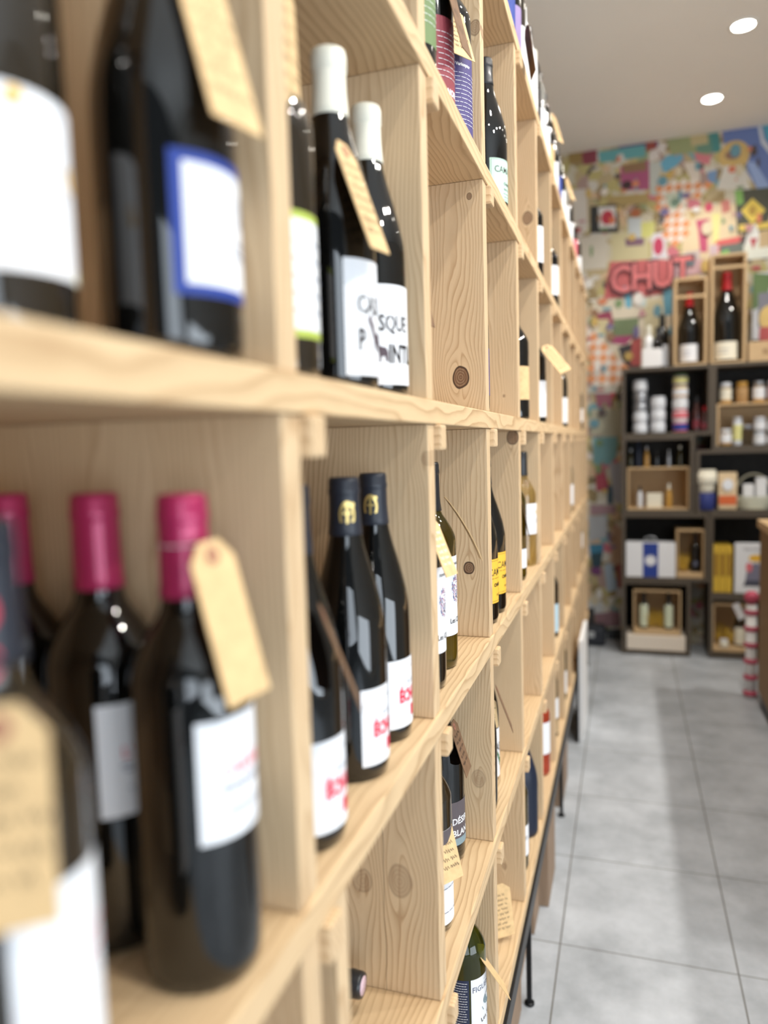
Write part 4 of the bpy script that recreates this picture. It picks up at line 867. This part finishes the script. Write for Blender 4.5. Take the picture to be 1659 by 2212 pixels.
# upper right cube: inner wooden step with jars
zu = 1.275+BT+.0005
r = empty('wooden_step', (.745, 4.875, zu)); tag(r, 'raw wood step shelf inside the upper right cube carrying small jars', 'shelf')
box('step_board', -.228, .228, 0, .24, .238, .250, CRATE, r); box('side_panel', -.228, -.216, .0, .24, 0, .2375, CRATEV, r); box('side_panel', .216, .228, .0, .24, 0, .2375, CRATEV, r); box('back_panel', -.2155, .2155, .232, .24, 0, .2375, CRATE, r)
for i, (x, m_, l_, lab) in enumerate(((.572, HONEY, WJ, OFFW), (.662, pm('cork_jar', 178, 140, 92), HONEY, None), (.752, HONEY, SILV, WHITE), (.832, HONEY, WJ, pm('rose_label', 226, 206, 214)), (.905, HONEY, WJ, WHITE))):
    o = lab_jar('honey_jar', ['honey jar with cream label, first on the wooden step', 'tan cork coloured jar, second on the wooden step', 'honey jar with white label, third on the wooden step', 'jar with pinkish label, fourth on the wooden step', 'last jar on the wooden step'][i], 'jar', x, 4.95, zu+.2505, .034, .125, m_, l_, lab, 'jars on the wooden step', .03)
for i, (x, m_, l_, lab, z_, h) in enumerate(((.575, HONEY, WJ, WHITE, 0, .10), (.640, WJ, WJ, PALEY, 0, .17), (.690, GLASSC, SILV, None, 0, .12), (.760, WJ, WJ, WHITE, 0, .075), (.760, SILV, WJ, WHITE, .0755, .09), (.835, WJ, SILV, WHITE, 0, .075), (.835, WJ, WJ, WHITE, .0755, .08))):
    o = lab_jar('preserve_jar', ['amber jar with silver top at the left under the step', 'slender white bottle jar second under the step', 'clear glass jar in the middle under the step', 'lower jar of the middle stack under the step', 'upper jar of the middle stack under the step', 'lower jar of the right stack under the step', 'upper jar of the right stack under the step'][i], 'jar', x, 4.95, zu+z_, .033 if i not in (1,) else .026, h, m_, l_, lab, 'jars under the wooden step', .025)

# ------------------------------------------------------------------ things on top of the cubes
zt = Z_TOP
def bottle_box(label, x0, x1, h, bars, kind, s, lab, cap, bl):
    r = empty('wooden_bottle_box', ((x0+x1)/2, 4.88, zt)); tag(r, label, 'box', 'open wooden bottle boxes'); w2 = (x1-x0)/2; t = .016
    box('side_panel', -w2, -w2+t, 0, .18, 0, h, CRATEV, r); box('side_panel', w2-t, w2, 0, .18, 0, h, CRATEV, r)
    box('top_panel', -w2+t, w2-t, 0, .18, h-t, h, CRATE, r); box('bottom_panel', -w2+t, w2-t, 0, .18, 0, .012, CRATE, r); box('back_panel', -w2+t, w2-t, .174, .18, .012, h-t, CRATE, r, 0)
    for b_ in bars: box('cross_bar', -w2+t, w2-t, -.001, .008, b_, b_+.018, CRATE, r)
    bottle('wine_bottle', bl, 'wine bottle', (x0+x1)/2, 4.968, zt+.0125, kind, GLASSK, cap, .06, s=s, labels=[(.012/s, .115/s, .082, -1.75, [lab, GREYI], lines(-.03, .07/s, .05/s, .04, 2, 1, .001))])
bottle_box('open wooden box with a bottle behind a cross bar, on the dark cubes', .275, .462, .515, (.395,), 'burgundy', 1.45, WHITE, CAPR, 'red capped bottle with white label inside the smaller wooden box')
bottle_box('taller open wooden box with a magnum bottle, on the dark cubes', .478, .672, .632, (.545,), 'burgundy', 1.78, OFFW, CAPR, 'magnum bottle with cream label and red cap in the taller wooden box')
for i, (x, y, s_) in enumerate(((.135, 4.93, .85), (.215, 5.02, 1.1), (.185, 4.90, .80))):
    bottle('wine_bottle', ['white wrapped bottle at the left end on top of the cubes', 'dark bottle behind the white wrapped ones on top of the cubes', 'white labelled bottle touching the smaller wooden box'][i], 'wine bottle', x, y, zt, 'bordeaux', [PUREW, GLASSK, GLASSK][i], [CAPW, CAPK, CAPK][i], s=s_, labels=[] if i == 0 else [(.01, .13, .10, -1.7, [WHITE], [])])
r = empty('white_gift_bag', (.155, 4.80+.085, zt)); r.location = (.150, 4.872, zt); tag(r, 'small white paper bag slumped at the front edge of the cubes', 'bag')
bm = bmesh.new(); box_bm(bm, -.055, .055, -.01, .01, 0, .11, 0, .005); bm_obj('bag', bm, PUREW, r)
r = empty('wooden_crate', (.86, 4.88, zt)); tag(r, 'shallow wine crate with burnt-in lettering at the top right', 'crate')
box('front_panel', -.175, .20, 0, .012, 0, .115, CRATE, r); box('back_panel', -.175, .20, .188, .20, 0, .115, CRATE, r); box('side_panel', -.175, -.163, .0125, .1875, 0, .115, CRATEV, r); box('side_panel', .188, .20, .0125, .1875, 0, .115, CRATEV, r); box('bottom_panel', -.1625, .1875, .0125, .1875, 0, .01, CRATE, r)
bm = flat([T('ELEGANCE', -.10, .042, .038, 0, .001)], (0, -.0002, 0), (1, 0, 0), (0, 0, 1), (0, -1, 0)); bm_obj('burnt_lettering', bm, pm('burnt_mark', 130, 96, 60), r)
r = empty('picture_book', (.87, 5.00, zt+.0105)); tag(r, 'big illustrated poster book standing in the lettered crate', 'book')
box('cover', -.150, .17, 0, .02, 0, .52, pm('grey_cover', 206, 208, 212), r, .002)
bm = flat([poly([(-.15, .30), (-.08, .34), (-.04, .50), (-.15, .52)], 0), rect(-.12, .20, -.02, .40, 1), disc(-.06, .25, .055, .075, 2), poly([(-.12, .02), (.0, .02), (.02, .20), (-.11, .20)], 3), disc(.06, .42, .07, .05, 4), poly([(-.15, .0), (-.10, .0), (-.09, .12), (-.15, .13)], 5), rect(-.06, .03, 0, .07, 6)], (0, -.0002, 0), (1, 0, 0), (0, 0, 1), (0, -1, 0))
bm_obj('cover_print', bm, [GRNL, pm('mid_grey', 130, 130, 140), pm('straw_hat', 220, 190, 120), pm('brick_print', 186, 90, 90), PUREW, pm('near_black_print', 40, 40, 44), pm('sky_print', 130, 150, 190)], r)

# ------------------------------------------------------------------ counter on the right and the striped roll beside it
r = empty('shop_counter', (.632, 3.1, 0)); tag(r, 'wooden shop counter with black plinth at the right edge of the frame', 'counter')
box('body', 0, .62, -1.3, .95, .075, .90, COUNTER, r, .002); box('plinth', .012, .60, -1.29, .93, .0, .0745, BLACKSTEEL, r, 0); box('worktop', -.012, .64, -1.32, .965, .9005, .94, CRATE, r, .003)
r = empty('striped_sweets_column', (.614, 4.16, 0)); tag(r, 'column of pink and white striped sweets with a round pink top by the counter', 'sweets display')
PK = pm('deep_pink', 190, 80, 104)
lathe('core', [(0, .0), (.026, .0), (.026, .49), (0, .49)], PUREW, r, 24)
for k in range(6):
    z = .012+k*.085
    lathe('pink_band', [(.0265, z), (.034, z+.004), (.034, z+.022), (.0265, z+.026)], PK, r, 24)
b_ = lathe('round_top', [(0, .491), (.022, .497), (.036, .520), (.036, .535), (.022, .556), (0, .562)], PK, r, 24)
t_ = bm_obj('white_paper_flag', flat([poly([(0, 0), (-.035, .075), (-.065, .060), (-.03, -.02)], 0)], (-.03, -.030, .43), (1, 0, 0), (0, 0, 1), (0, -1, 0)), [WHITE], r)
r = empty('wicker_basket', (.76, 3.86, .9405)); tag(r, 'low tan wicker basket standing on the counter at the right edge', 'basket')
bm = bmesh.new()
for k in range(6): tube_bm(bm, [((.075+.005*k)*math.cos(a*math.pi/12), (.075+.005*k)*math.sin(a*math.pi/12), .007+k*.013) for a in range(25)], .0068, 6)
bm_obj('woven_wall', bm, pm('tan_wicker', 190, 156, 108), r, True)
lathe('base', [(0, 0), (.07, 0), (.07, .008), (0, .008)], pm('tan_wicker_base', 170, 136, 92), r, 24)
# dark stool / bag at the foot of the collage wall
r = empty('floor_bag', (-.235, 5.06, 0)); tag(r, 'dark low bag with grey flap at the foot of the collage wall', 'bag')
bm = bmesh.new(); box_bm(bm, -.11, .11, -.07, .07, 0, .13, 0, .03); bm_obj('body', bm, pm('dark_cloth', 46, 50, 58), r)
bm = bmesh.new(); box_bm(bm, -.09, .04, -.078, -.0705, .06, .10, 0, .003); bm_obj('flap', bm, pm('grey_cloth', 170, 174, 176), r)
